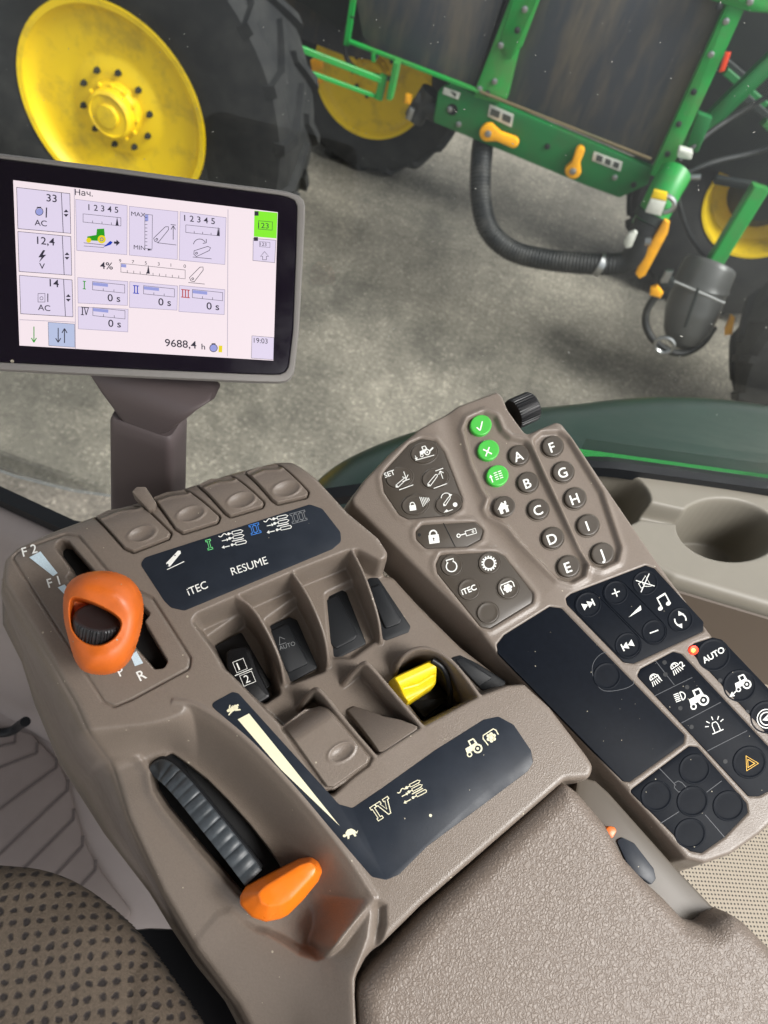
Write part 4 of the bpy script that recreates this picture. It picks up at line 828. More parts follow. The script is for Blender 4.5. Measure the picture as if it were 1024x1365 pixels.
# ------------------------------------------------------------------ patterned materials
def dots(name, c0, c1, s, rad, soft, ang, rough=.6, dist=0, bump=.3, sy=1.0, fine=0, coln=0):
    m = bpy.data.materials.new(name); m.use_nodes = True; t = m.node_tree; b = t.nodes['Principled BSDF']; N = t.nodes.new; L = t.links.new
    uv = N('ShaderNodeUVMap'); uv.uv_map = 'UVMap'; mp = N('ShaderNodeMapping'); mp.inputs['Rotation'].default_value = (0, 0, math.radians(ang)); mp.inputs['Scale'].default_value = (1/s, sy/s, 1); 
    L(uv.outputs[0], mp.inputs['Vector']); src = mp.outputs[0]
    if dist:
        nz = N('ShaderNodeTexNoise'); nz.inputs['Scale'].default_value = 2.2; nz.inputs['Detail'].default_value = 4; L(src, nz.inputs['Vector']); ma = N('ShaderNodeVectorMath'); ma.operation = 'MULTIPLY_ADD'; ma.inputs[1].default_value = (dist,)*3; L(nz.outputs['Color'], ma.inputs[0]); L(src, ma.inputs[2]); src = ma.outputs[0]
    outs = []
    for off in (0, .5):
        a_ = N('ShaderNodeVectorMath'); a_.operation = 'ADD'; a_.inputs[1].default_value = (off, off, 0); L(src, a_.inputs[0]); f = N('ShaderNodeVectorMath'); f.operation = 'FRACTION'; L(a_.outputs[0], f.inputs[0])
        s_ = N('ShaderNodeVectorMath'); s_.operation = 'SUBTRACT'; s_.inputs[1].default_value = (.5, .5, 0); L(f.outputs[0], s_.inputs[0]); 
        m_ = N('ShaderNodeVectorMath'); m_.operation = 'MULTIPLY'; m_.inputs[1].default_value = (1, 1, 0); L(s_.outputs[0], m_.inputs[0]); l = N('ShaderNodeVectorMath'); l.operation = 'LENGTH'; L(m_.outputs[0], l.inputs[0]); outs.append(l.outputs['Value'])
    mn = N('ShaderNodeMath'); mn.operation = 'MINIMUM'; L(outs[0], mn.inputs[0]); L(outs[1], mn.inputs[1])
    r = N('ShaderNodeMapRange'); r.inputs['From Min'].default_value = rad-soft; r.inputs['From Max'].default_value = rad+soft; r.interpolation_type = 'SMOOTHSTEP'; L(mn.outputs[0], r.inputs['Value'])
    mx = N('ShaderNodeMix'); mx.data_type = 'RGBA'; mx.inputs['A'].default_value = c1; mx.inputs['B'].default_value = c0; L(r.outputs[0], mx.inputs['Factor']); col = mx.outputs['Result']
    hgt = r.outputs[0]
    if fine:
        tc = N('ShaderNodeTexCoord'); n3 = N('ShaderNodeTexNoise'); n3.inputs['Scale'].default_value = fine; n3.inputs['Detail'].default_value = 5; n3.inputs['Roughness'].default_value = .7; L(tc.outputs['Object'], n3.inputs['Vector'])
        mr = N('ShaderNodeMapRange'); mr.inputs['From Min'].default_value = .25; mr.inputs['From Max'].default_value = .75; mr.inputs['To Min'].default_value = 1-coln; mr.inputs['To Max'].default_value = 1+coln; L(n3.outputs['Fac'], mr.inputs['Value'])
        vs = N('ShaderNodeVectorMath'); vs.operation = 'SCALE'; L(col, vs.inputs[0]); L(mr.outputs[0], vs.inputs['Scale']); col = vs.outputs[0]
        ad = N('ShaderNodeMath'); ad.operation = 'ADD'; L(hgt, ad.inputs[0]); L(n3.outputs['Fac'], ad.inputs[1]); hgt = ad.outputs[0]
    L(col, b.inputs['Base Color']); b.inputs['Roughness'].default_value = rough
    bu = N('ShaderNodeBump'); bu.inputs['Strength'].default_value = bump; bu.inputs['Distance'].default_value = .0006; L(hgt, bu.inputs['Height']); L(bu.outputs[0], b.inputs['Normal']); return m
FAB = dots('patterned_seat_fabric', lin(84, 73, 61), lin(34, 28, 27), .0100, .18, .08, 20, .85, dist=.42, bump=1.0, fine=600, coln=.35, sy=1.0)
PERF = dots('perforated_panel', lin(158, 147, 130), lin(34, 30, 26), .0046, .17, .05, 30, .5, bump=.6)

# ------------------------------------------------------------------ cab fittings to the right
PZ = Plane((0, 0, 2.40), (0, 0, 1))
trim = thing('cupholder_trim', 'beige side tray with two round cup holders joined by a slot', 'cup holder', at_z(950, 720, 2.3))
TO = [(640, 590), (700, 597), (792, 617), (900, 634), (1024, 656), (1200, 690), (1200, 860), (1024, 808), (960, 789), (900, 771), (860, 750), (780, 715), (640, 680)]
TP = roundpoly(PZ.uvs(TO), .01); Q = Surf(PZ, TP, .0011, .006); a = Q.sd(TP, .2)
c1 = PZ.uv(968, 706); r1_ = np.hypot(*(PZ.uv(1030, 712)-c1)); c2 = PZ.uv(802, 664); 
d1_ = Q.sd(PZ.uvs(ell(970, 706, 66, 40, 6)), .1); d2_ = Q.sd(PZ.uvs(ell(800, 662, 66, 40, 6)), .1)
chn = Q.sd(PZ.uvs([(840, 664), (930, 684), (930, 700), (840, 690)]), .1)
dd = np.minimum(d1_, d2_); w1 = sst((-dd+.001)/.006); ch = sst((-chn+.001)/.005); Q.H = -np.maximum(w1*.07, ch*.02)
x = np.clip(1+a/.009, 0, 1); Q.H -= .009*(1-np.sqrt(1-x*x)); Q.H -= np.where(a > 0, np.minimum(a*10, .02), 0); Q.H = blur(Q.H, 1.3); Q.mask = a < .004
Q.build('tray_top', BEIGE, trim)
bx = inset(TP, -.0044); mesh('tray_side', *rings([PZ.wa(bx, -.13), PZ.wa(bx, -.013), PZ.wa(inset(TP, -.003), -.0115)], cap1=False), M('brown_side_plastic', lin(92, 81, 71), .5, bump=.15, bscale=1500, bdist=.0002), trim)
PP = Plane((0, 0, 2.285), (0, 0, 1))
pc = PP.uvs([(430, 740), (560, 730), (1500, 880), (1700, 1900), (700, 2000), (560, 1000)])
Q = Surf(PP, pc, .004); Q.H[:] = 0; Q.mask = Q.sd(pc, .3) < 0; pan = Q.build('perforated_panel', PERF); tag(pan, 'beige perforated speaker panel under the keypad pod', 'panel')

# ------------------------------------------------------------------ window glass, seal, cab wall, floor
GP_ = [(-.75, .38, 2.19), (-.52, .40, 2.195), (-.41, .425, 2.2), (-.305, .412, 2.2)]
ga_ = at_z(0, 664, 2.2); gb_ = at_z(108, 714, 2.2); gr1 = at_z(792, 620, 2.405); gr2 = at_z(1024, 651, 2.405); ext = ga_+(ga_-gb_)*3; extr = gr2+(gr2-gr1)*2
gpath = spline([ext, ga_, gb_, gb_*.72+np.array([0, .12, .66*.9]), gr1*.5+gb_*.5+np.array([.03, .05, 0]), gr1, gr2, extr], 60)
# recompute the ends exactly so that the seal passes through its two visible stretches
_g = np.vstack([np.linspace(ext, gb_, 12), np.linspace(gb_, gr1, 8)[1:-1]+np.array([0, .006, 0]), np.linspace(gr1, extr, 12)]); gpath = chaikin(_g, 3, closed=False)[::2]
def ribbon(P, dz0, dz1, th, lean=0.0, lo=0.0):
    P = np.asarray(P); T = np.gradient(P, axis=0); T /= np.linalg.norm(T, axis=1)[:, None]; Nn = np.stack([-T[:, 1], T[:, 0], 0*T[:, 0]], 1); Rr_ = []
    for p, n in zip(P, Nn): Rr_.append(np.array([p+[0, 0, dz0]+n*(lo), p+[0, 0, dz0]+n*(lo+th), p+[0, 0, dz1]+n*(lo+th+lean), p+[0, 0, dz1]+n*(lo+lean)]))
    return rings(Rr_, cap0=True, cap1=True)
gm = bpy.data.materials.new('thin_window_glass'); gm.use_nodes = True; t = gm.node_tree; t.nodes.clear(); N = t.nodes.new
out = N('ShaderNodeOutputMaterial'); mx = N('ShaderNodeMixShader'); tr = N('ShaderNodeBsdfTransparent'); gl = N('ShaderNodeBsdfGlossy'); fr_ = N('ShaderNodeFresnel'); fr_.inputs[0].default_value = 1.45
tr.inputs[0].default_value = (.95, .97, .96, 1); gl.inputs['Roughness'].default_value = .02; mf = N('ShaderNodeMath'); mf.operation = 'MULTIPLY'; mf.inputs[1].default_value = .4
t.links.new(fr_.outputs[0], mf.inputs[0]); t.links.new(mf.outputs[0], mx.inputs[0]); t.links.new(tr.outputs[0], mx.inputs[1]); t.links.new(gl.outputs[0], mx.inputs[2]); t.links.new(mx.outputs[0], out.inputs[0])
wpath = chaikin(np.array([[-1.2, .50, 2.19], [-.6, .462, 2.19], [-.26, .45, 2.2], gr1+[0, .012, 0], gr2+[0, .012, 0], extr+[0, .012, 0]]), 5, closed=False)[::6]
win = mesh('window_glass', *ribbon(wpath, .0, .9, .004, .30), gm, None, 30); tag(win, 'large clear cab window pane speckled with dust above the black seal', 'window')
seal = mesh('window_seal', *ribbon(gpath, -.010, .003, .016, 0, -.004), RUB, win, 40)
# dotted ceramic band along the pane's foot
fm = bpy.data.materials.new('dotted_frit'); fm.use_nodes = True; t = fm.node_tree; t.nodes.clear(); N = t.nodes.new; L = t.links.new
out = N('ShaderNodeOutputMaterial'); mx = N('ShaderNodeMixShader'); tr = N('ShaderNodeBsdfTransparent'); pb = N('ShaderNodeBsdfPrincipled'); pb.inputs['Base Color'].default_value = lin(18, 40, 26); pb.inputs['Roughness'].default_value = .5
tc = N('ShaderNodeTexCoord'); mp = N('ShaderNodeMapping'); mp.inputs['Scale'].default_value = (760, 760, 760); mp.inputs['Rotation'].default_value = (0, 0, 0); L(tc.outputs['Object'], mp.inputs[0])
sx_ = N('ShaderNodeSeparateXYZ'); L(mp.outputs[0], sx_.inputs[0])
def mth(op, a, b=None):
    n = N('ShaderNodeMath'); n.operation = op
    for i, q in enumerate((a, b)):
        if q is None: continue
        if isinstance(q, (int, float)): n.inputs[i].default_value = q
        else: L(q, n.inputs[i])
    return n.outputs[0]
sA = mth('SINE', mth('MULTIPLY', mth('ADD', sx_.outputs[0], sx_.outputs[2]), 3.14)); sB = mth('SINE', mth('MULTIPLY', mth('SUBTRACT', sx_.outputs[0], sx_.outputs[2]), 3.14))
L(mth('GREATER_THAN', mth('MULTIPLY', sA, sB), .42), mx.inputs[0]); L(tr.outputs[0], mx.inputs[1]); L(pb.outputs[0], mx.inputs[2]); L(mx.outputs[0], out.inputs[0])
mesh('dotted_edge_band', *ribbon(np.linspace(gr1*1.1-gr2*.1, extr, 24)+np.array([0, .008, 0]), .001, .024, .0008, .006, -.0025), fm, win, None)
sp = Ink(); kk = []
Vd = []; Fd = []
for i in range(230):
    px = RNG.uniform(0, 1024); py = RNG.uniform(0, 560) if RNG.rand() < .8 else RNG.uniform(0, 250)
    s_ = RNG.uniform(.0002, .0006)**1.0*(1.5 if RNG.rand() < .08 else 1); d = ray(px, py); g0 = gpath[np.argmin(np.abs(gpath[:, 0]*d[1]-gpath[:, 1]*d[0]))]
    tpar = g0[1]/d[1]; 
    for _ in range(6): zz = 2.9+d[2]*tpar; tpar = (g0[1]+(zz-g0[2])*.333-.003)/d[1]
    p = EYE+d*tpar; an = RNG.uniform(0, math.pi); ca, sa = math.cos(an), math.sin(an); el_ = RNG.uniform(1, 2.6) if RNG.rand() < .4 else 1
    ux = ROT@np.array([ca, sa, 0]); uy = ROT@np.array([-sa, ca, 0]); Pq = [p+ux*s_*el_*math.cos(q)+uy*s_*.6*math.sin(q) for q in np.linspace(0, 2*np.pi, 7)[:-1]]
    Fd.append(tuple(range(len(Vd), len(Vd)+6))); Vd += Pq
tag(mesh('window_dust', Vd, Fd, M('dust', lin(150, 150, 142), .9), None, None), 'pale dust specks and nicks scattered over the window pane', 'dust', kind='stuff')
MAUVE = M('mauve_cab_trim', lin(158, 148, 144), .55, bump=.2, bscale=1200, bdist=.0003, vary=.04, vscale=20)
wp = np.vstack([np.linspace(ext, gb_, 12), np.linspace(gb_, gb_+(gb_-ga_)*1.2, 6)[1:]]); foot = np.vstack([np.linspace(at_z(-300, 850, 1.8), at_z(0, 950, 1.8), 8), np.linspace(at_z(0, 950, 1.8), at_z(100, 1010, 1.8), 5)[1:], np.linspace(at_z(100, 1010, 1.8), at_z(330, 1080, 1.8), 6)[1:]])
n_ = len(wp); Ff = np.stack([np.interp(np.linspace(0, 1, n_), np.linspace(0, 1, len(foot)), foot[:, i]) for i in range(3)], 1)
cols = []
for a0, b0 in zip(wp, Ff):
    top = a0+np.array([0, -.006, -.013]); P = [top+np.array([0, .02, 0]), top, top+np.array([.002, -.012, -.004]), top+np.array([.004, -.022, -.018])]
    for f in (.25, .5, .75, .93): P.append(top*(1-f)+b0*f+np.array([0, -.03*math.sin(f*math.pi), 0]))
    P.append(b0); cols.append(np.array(P))
V = np.vstack(cols); m_ = len(cols[0]); Fc = [(i*m_+j, i*m_+j+1, (i+1)*m_+j+1, (i+1)*m_+j) for i in range(n_-1) for j in range(m_-1)]
tag(mesh('cab_side_wall', V, Fc, MAUVE, None, 40), 'mauve plastic wall below the window left of the console', 'wall')
FL = Plane((0, 0, 1.8), (0, 0, 1))
fq = FL.uvs([(-400, 860), (420, 1040), (1400, 1250), (1500, 2300), (-700, 2300)])
tag(mesh('cab_floor', FL.wa(fq, 0), [tuple(range(len(fq)))], MAUVE, None, None), 'mauve grey cab floor between the wall and seat', 'floor', kind='structure')
mat_ = thing('floor_mat', 'ribbed mauve grey floor mat between the seat and console', 'floor mat', at_z(40, 1080, 1.8))
MATM = M('mat_rubber', lin(142, 131, 126), .6, bump=.25, bscale=700, bdist=.0006, vary=.08, vscale=12)
mp_ = roundpoly(FL.uvs([(-200, 975), (0, 968), (42, 978), (78, 1016), (92, 1046), (104, 1092), (116, 1128), (134, 1160), (176, 1215), (100, 1400), (-300, 1400)], .004), .01)
mesh('mat_body', *plate_g(FL, mp_, .001, .006, .003), MATM, mat_)
gm_ = M('mat_groove', lin(98, 89, 86), .7)
for a0, b0 in (((-60, 1047), (49, 1004)), ((-70, 1130), (75, 1024)), ((-60, 1195), (90, 1054)), ((0, 1190), (98, 1093)), ((60, 1182), (110, 1129)), ((100, 1190), (127, 1161)), ((-60, 1010), (20, 990))):
    pa, pb_ = FL.w(*FL.uv(*a0, .006), .0060), FL.w(*FL.uv(*b0, .006), .0060); mesh('mat_rib', *bar_g(pa, pb_, .0034, .0024), gm_, mat_)
    pc_ = FL.w(*FL.uv(b0[0]+1, b0[1]-15, .006), .0060); mesh('mat_rib', *bar_g(pb_, pc_, .0034, .0024), gm_, mat_)
tag(mesh('grab_rod', *tube_g(spline([at_z(-40, 972, 1.9), at_z(0, 978, 1.9), at_z(18, 974, 1.9), at_z(27, 966, 1.92), at_z(34, 962, 1.98)], 30), .006, 12), RUB), 'short dark metal rod near the floor at the left edge', 'rod')
# seat cushion
PS = Plane((0, 0, 2.40), (0, 0, 1)); SO = [(-140, 1140), (-60, 1138), (0, 1141), (58, 1147), (112, 1170), (160, 1210), (196, 1252), (236, 1310), (290, 1390), (340, 1500), (300, 1620), (-200, 1620)]
SP = chaikin(PS.uvs(SO, -.012), 2); Q = Surf(PS, SP, .0012, .008); a = Q.sd(SP, .3); Rr = .045; x = np.clip(1+a/Rr, 0, 1); Q.H = -Rr*.8*(1-np.sqrt(1-x*x))
sm, _ = Q.line(PS.uvs([(200, 1240), (178, 1290), (172, 1340), (168, 1420)])); Q.H -= .0022*np.exp(-(sm/.0035)**2)
Q.H += .0012*np.sin(Q.U*90+3*np.sin(Q.V*40))*np.exp(-((a+.02)/.02)**2)
Q.H -= np.where(a > 0, np.minimum(a*12, .05), 0); Q.H = blur(Q.H, 1); Q.mask = a < .005
st = thing('driver_seat', 'driver seat cushion in brown dotted fabric at the lower left', 'seat', at_z(60, 1350, 2.25)); Q.build('seat_cushion', FAB, st)
sb = PS.uvs([(200, 1236), (250, 1238), (360, 1400), (400, 1560), (0, 1560), (60, 1250)], -.15); mesh('seat_base', *plate_g(PS, ccw(sb), -.30, -.15, .004), M('seat_base_black', lin(16, 18, 24), .5), st)

# roof lining of the cab above the driver (outside the frame): it keeps the zenith sky off the console
tag(mesh('cab_roof', *plate_g(Plane((0, 0, 3.42), (0, 0, 1)), roundpoly(np.array([(-.95, -1.1), (.62, -1.1), (.62, .50), (-.95, .62)]), .08), 0, .08, .01), M('roof_lining', lin(120, 116, 110), .9)), 'pale grey cab roof lining', 'roof', kind='structure')

# ------------------------------------------------------------------ yard ground
def groundmat():
    m = bpy.data.materials.new('dirty_yard_concrete'); m.use_nodes = True; t = m.node_tree; b = t.nodes['Principled BSDF']; N = t.nodes.new; L = t.links.new
    tc = N('ShaderNodeTexCoord'); n1 = N('ShaderNodeTexNoise'); n1.inputs['Scale'].default_value = .55; n1.inputs['Detail'].default_value = 8; n1.inputs['Roughness'].default_value = .62; L(tc.outputs['Object'], n1.inputs['Vector'])
    r1 = N('ShaderNodeValToRGB'); e = r1.color_ramp; e.elements[0].position = .40; e.elements[0].color = lin(96, 92, 84); e.elements[1].position = .60; e.elements[1].color = lin(150, 143, 130); L(n1.outputs['Fac'], r1.inputs[0])
    n2 = N('ShaderNodeTexNoise'); n2.inputs['Scale'].default_value = 38; n2.inputs['Detail'].default_value = 6; n2.inputs['Roughness'].default_value = .75; L(tc.outputs['Object'], n2.inputs['Vector'])
    r2 = N('ShaderNodeMapRange'); r2.inputs['From Min'].default_value = .34; r2.inputs['From Max'].default_value = .66; r2.inputs['To Min'].default_value = .68; r2.inputs['To Max'].default_value = 1.3; L(n2.outputs['Fac'], r2.inputs['Value'])
    v = N('ShaderNodeTexVoronoi'); v.inputs['Scale'].default_value = 75; v.inputs['Randomness'].default_value = 1; L(tc.outputs['Object'], v.inputs['Vector'])
    sx = N('ShaderNodeSeparateColor'); L(v.outputs['Color'], sx.inputs[0])
    gt = N('ShaderNodeMapRange'); gt.inputs['From Min'].default_value = .84; gt.inputs['From Max'].default_value = .98; gt.inputs['To Min'].default_value = 1; gt.inputs['To Max'].default_value = 1.6; L(sx.outputs[0], gt.inputs['Value'])
    n3 = N('ShaderNodeTexNoise'); n3.inputs['Scale'].default_value = 9; n3.inputs['Detail'].default_value = 6; n3.inputs['Roughness'].default_value = .7; L(tc.outputs['Object'], n3.inputs['Vector'])
    r3 = N('ShaderNodeMapRange'); r3.inputs['From Min'].default_value = .38; r3.inputs['From Max'].default_value = .62; r3.inputs['To Min'].default_value = .86; r3.inputs['To Max'].default_value = 1.1; L(n3.outputs['Fac'], r3.inputs['Value'])
    m1 = N('ShaderNodeMath'); m1.operation = 'MULTIPLY'; L(r2.outputs[0], m1.inputs[0]); L(gt.outputs[0], m1.inputs[1]); m2 = N('ShaderNodeMath'); m2.operation = 'MULTIPLY'; L(m1.outputs[0], m2.inputs[0]); L(r3.outputs[0], m2.inputs[1])
    vs = N('ShaderNodeVectorMath'); vs.operation = 'SCALE'; L(r1.outputs[0], vs.inputs[0]); L(m2.outputs[0], vs.inputs['Scale']); L(vs.outputs[0], b.inputs['Base Color']); b.inputs['Roughness'].default_value = .85
    bu = N('ShaderNodeBump'); bu.inputs['Strength'].default_value = .8; bu.inputs['Distance'].default_value = .02; L(n2.outputs['Fac'], bu.inputs['Height']); L(bu.outputs[0], b.inputs['Normal']); return m
tag(mesh('ground', [(-300, -300, 0), (300, -300, 0), (300, 300, 0), (-300, 300, 0)], [(0, 1, 2, 3)], groundmat(), None, None), 'gritty grey brown concrete yard', 'ground', kind='structure')

# ------------------------------------------------------------------ the green farm machine parked outside
def dirty(name, c, dc, amt=.5, scale=6, rough=.45, stretch=(1, 1, 1), lo=.45, hi=.65):
    m = bpy.data.materials.new(name); m.use_nodes = True; t = m.node_tree; b = t.nodes['Principled BSDF']; N = t.nodes.new; L = t.links.new
    tc = N('ShaderNodeTexCoord'); mp = N('ShaderNodeMapping'); mp.inputs['Scale'].default_value = stretch; L(tc.outputs['Object'], mp.inputs[0])
    n = N('ShaderNodeTexNoise'); n.inputs['Scale'].default_value = scale; n.inputs['Detail'].default_value = 7; n.inputs['Roughness'].default_value = .68; L(mp.outputs[0], n.inputs['Vector'])
    r = N('ShaderNodeMapRange'); r.inputs['From Min'].default_value = lo; r.inputs['From Max'].default_value = hi; r.inputs['To Max'].default_value = amt; L(n.outputs['Fac'], r.inputs['Value'])
    x = N('ShaderNodeMix'); x.data_type = 'RGBA'; x.inputs['A'].default_value = c; x.inputs['B'].default_value = dc; L(r.outputs[0], x.inputs['Factor']); L(x.outputs['Result'], b.inputs['Base Color']); b.inputs['Roughness'].default_value = rough; return m
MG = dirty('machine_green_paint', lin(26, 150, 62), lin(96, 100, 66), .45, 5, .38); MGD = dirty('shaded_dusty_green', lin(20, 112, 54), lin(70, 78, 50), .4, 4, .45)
MY = dirty('machine_yellow_paint', lin(246, 208, 18), lin(150, 124, 52), .6, 7, .45, lo=.5, hi=.74); TY = dirty('dusty_tyre_rubber', lin(22, 23, 25), lin(66, 65, 62), .45, 7, .75, lo=.4, hi=.7)
PAN = dirty('stained_tank_panel', lin(58, 61, 68), lin(104, 94, 80), .8, 2.6, .5, (3.2, 3, .6), .42, .68); DK = dirty('dark_chassis', lin(24, 30, 30), lin(50, 56, 48), .5, 3, .6)
HOSE = dirty('dusty_black_hose', lin(22, 24, 26), lin(84, 82, 78), .4, 8, .5); AMBH = dirty('amber_lever_paint', lin(252, 176, 20), lin(160, 110, 50), .3, 9, .45); LAB = M('white_sticker', lin(205, 205, 195), .5, vary=.2, vscale=9); LABK = M('sticker_print', lin(70, 74, 70), .6)
mach = thing('farm_machine', 'green farm machine with yellow wheels, stained tank panels and black hose parked outside', 'farm machine', (-.6, 4.6, 0))
def wheel(c, R, rr, w, dish=.12, nuts=10, facing=-1, lugs=22, nutm=None, opened=False):
    """tyre with lugs, dished rim and bolted hub; axle along world Y"""
    c = np.array(c, float); ax = np.array([0, facing, 0.0])
    hw = w/2
    tp = [(rr*.99, -hw*.7), (rr*1.03, -hw*.86), (rr*1.2, -hw*1.0), (R*.80, -hw*1.04), (R*.93, -hw*.98), (R*.975, -hw*.8), (R*.985, 0), (R*.975, hw*.8), (R*.93, hw*.98), (R*.80, hw*1.04), (rr*1.2, hw*1.0), (rr*1.03, hw*.86), (rr*.99, hw*.7)]
    g = [(lambda o_: rings(list(np.split(o_[0], len(tp))), cap1=False, cap0=False))(lathe_g(c, ax, tp, 72))]
    for side in (-1, 1):
        for i in range(lugs):
            a = (i+(.5 if side > 0 else 0))*2*math.pi/lugs; P = []
            for k_ in range(6):
                f = k_/5; ang = a+f*.22; y = side*hw*(1.0-f*1.0); rad = R*(.985 if k_ else .93)
                P.append((ang, y, rad))
            er = [np.array([math.cos(q[0]), 0, math.sin(q[0])]) for q in P]; et = [np.array([-math.sin(q[0]), 0, math.cos(q[0])]) for q in P]; Rs_ = []
            for q, e1_, t1 in zip(P, er, et):
                o = c+ax*q[1]; th = .030; Rs_.append(np.array([o+e1_*(q[2]-.03)-t1*th, o+e1_*(q[2]+.028)-t1*th*.8, o+e1_*(q[2]+.028)+t1*th*.8, o+e1_*(q[2]-.03)+t1*th]))
            g.append(rings(Rs_, cap0=True))
    ty = mesh('tyre', *merge(g), TY, wh, 35); 
    if opened:
        mesh('rim', *lathe_g(c, ax, [(rr*.9, hw*.0), (rr*1.0, hw*.72), (rr*1.05, hw*.86), (rr*1.04, hw*.92), (rr*.985, hw*.90), (rr*.95, hw*.74), (rr*.90, hw*.50), (rr*.86, hw*.30), (rr*.72, hw*.2), (rr*.5, hw*.15), (.02, hw*.15)], 72), MY, wh, 40)
        mesh('axle_hub', *lathe_g(c, ax, [(rr*.60, hw*.16), (rr*.58, hw*.4), (rr*.5, hw*.6), (rr*.3, hw*.9), (.02, hw*.95)], 30), DK, wh, 30); return
    rm = mesh('rim', *lathe_g(c, ax, [(rr*.9, hw*.0), (rr*1.0, hw*.72), (rr*1.05, hw*.86), (rr*1.04, hw*.92), (rr*.985, hw*.90), (rr*.95, hw*.74), (rr*.90, hw*.66), (rr*.86, hw*.62), (rr*.74, hw*.62), (rr*.60, hw*.60), (rr*.53, hw*.56), (rr*.48, hw*.58), (rr*.44, hw*.64), (rr*.20, hw*.64), (.01, hw*.64)], 72), MY, wh, 40)
    hb = mesh('hub', *lathe_g(c, ax, [(rr*.29, hw*.6), (rr*.28, hw*.74), (rr*.26, hw*.82), (rr*.25, hw*.82), (rr*.24, hw*1.0), (rr*.21, hw*1.06), (rr*.2, hw*1.03), (rr*.12, hw*1.03), (rr*.11, hw*1.12), (.005, hw*1.13)], 40), MY, wh, 30)
    for i in range(nuts):
        a = i*2*math.pi/nuts+.2; o = c+np.array([math.cos(a), 0, math.sin(a)])*rr*.385; mesh('wheel_nut', *lathe_g(o, ax, [(.016, hw*.5), (.016, hw*.70), (.009, hw*.72), (.008, hw*.78)], 6), DK, wh, 20)
    for i in range(12):
        a = i*2*math.pi/12; o = c+np.array([math.cos(a), 0, math.sin(a)])*rr*.27; mesh('hub_bolt', *lathe_g(o, ax, [(.011, hw*.78), (.011, hw*.86), (.006, hw*.87)], 6), MY, wh, 20)
wy = 3.62
wc_ = at_y(148, 146, 3.42)
wh = bpy.data.objects.new('wheel', None); scene.collection.objects.link(wh); wh.parent = mach; wh.matrix_parent_inverse = Matrix(mach.matrix_basis).inverted()
wheel((wc_[0], wy, 1.0), .95, .47, .44)
wh = bpy.data.objects.new('wheel', None); scene.collection.objects.link(wh); wh.parent = mach; wh.matrix_parent_inverse = Matrix(mach.matrix_basis).inverted()
q = at_y(492, 110, 5.6); wheel((q[0], 5.85, .70), .70, .42, .4, lugs=18)
wh = bpy.data.objects.new('wheel', None); scene.collection.objects.link(wh); wh.parent = mach; wh.matrix_parent_inverse = Matrix(mach.matrix_basis).inverted()
q3 = at_y(992, 290, 5.4); wheel((q3[0]+.06, 5.6, .88), .88, .37, .5, lugs=20, opened=True)
# chassis mass behind the panels
def vbox(name, px0, px1, y0, y1, mat, bev=.01):
    a = at_y(*px0, y0); b = at_y(*px1, y0); x0, x1 = sorted((a[0], b[0])); z0, z1 = sorted((a[2], b[2])); pl = Plane((0, y0, 0), (0, -1, 0), (1, 0, 0))
    return mesh(name, *plate_g(pl, np.array([(x0, z0), (x1, z0), (x1, z1), (x0, z1)]), -(y1-y0), 0, bev), mat, mach)
YP = 4.3; PV = Plane((0, YP, 0), (0, -1, 0), (1, 0, 0))
def vplate(name, px, y, th, mat, par=None, r=.0, bev=.006, lab=None):
    pl = Plane((0, y, 0), (0, -1, 0), (1, 0, 0)); P = pl.uvs(px); P = roundpoly(P, r) if r else ccw(P)
    o = mesh(name, *plate_g(pl, P, -th, 0, bev), mat, par or mach); 
    if lab: o['label'] = lab
    return o
vplate('chassis', [(380, -200), (420, 20), (540, 40), (600, 100), (760, 160), (900, 215), (960, 230), (1200, 330), (1300, -100), (1300, -300), (380, -400)], 5.3, .5, DK)
vplate('chassis', [(250, -200), (300, -60), (440, 30), (480, 60), (520, -200)], 4.55, .3, DK)
vplate('tank_panel', [(462, -60), (484, 50), (500, 68), (632, 122), (690, -60)], YP+.03, .25, PAN); vplate('tank_panel', [(712, -80), (660, 120), (664, 132), (862, 216), (872, 214), (985, -10), (1000, -60)], YP+.03, .25, PAN)
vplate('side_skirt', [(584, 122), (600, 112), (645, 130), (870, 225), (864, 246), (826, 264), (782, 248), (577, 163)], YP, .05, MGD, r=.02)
vplate('frame_post', [(700, -60), (722, -60), (676, 132), (664, 138), (632, 130), (634, 118), (684, -10)], YP-.02, .05, MG, r=.005); vplate('frame_bracket', [(690, -20), (742, -60), (696, 62), (682, 78), (672, 76), (668, 50)], YP-.03, .03, MG, r=.006)
vplate('frame_post', [(985, -30), (1012, -30), (888, 240), (866, 234)], YP-.03, .06, MG, r=.004)
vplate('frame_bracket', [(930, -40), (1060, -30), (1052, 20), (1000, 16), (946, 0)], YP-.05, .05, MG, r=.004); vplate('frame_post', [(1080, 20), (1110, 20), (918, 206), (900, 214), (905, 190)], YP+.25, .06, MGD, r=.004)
vplate('reflector', [(967, 70), (975, 70), (966, 95), (958, 97)], YP-.06, .01, M('red_reflector', lin(236, 70, 30), .4))
def gbar(a, b, y0, y1, w=.03, t=.03, m=MG, name='rail'): mesh(name, *bar_g(at_y(*a, y0), at_y(*b, y1), w, t), m, mach)
gbar((388, 60), (512, 108), YP-.35, YP-.1, .022, .03); gbar((384, 86), (500, 128), YP-.35, YP-.1, .018, .02); gbar((384, 52), (384, 90), YP-.35, YP-.35, .03, .02); gbar((512, 100), (505, 132), YP-.1, YP-.1, .035, .04)
gbar((530, 82), (520, 130), YP-.1, YP-.1, .07, .03); gbar((466, 55), (640, 122), YP-.02, YP-.02, .03, .015); gbar((462, 60), (474, -20), YP, YP, .02, .03); gbar((498, 66), (498, 82), YP-.03, YP-.03, .02, .02)
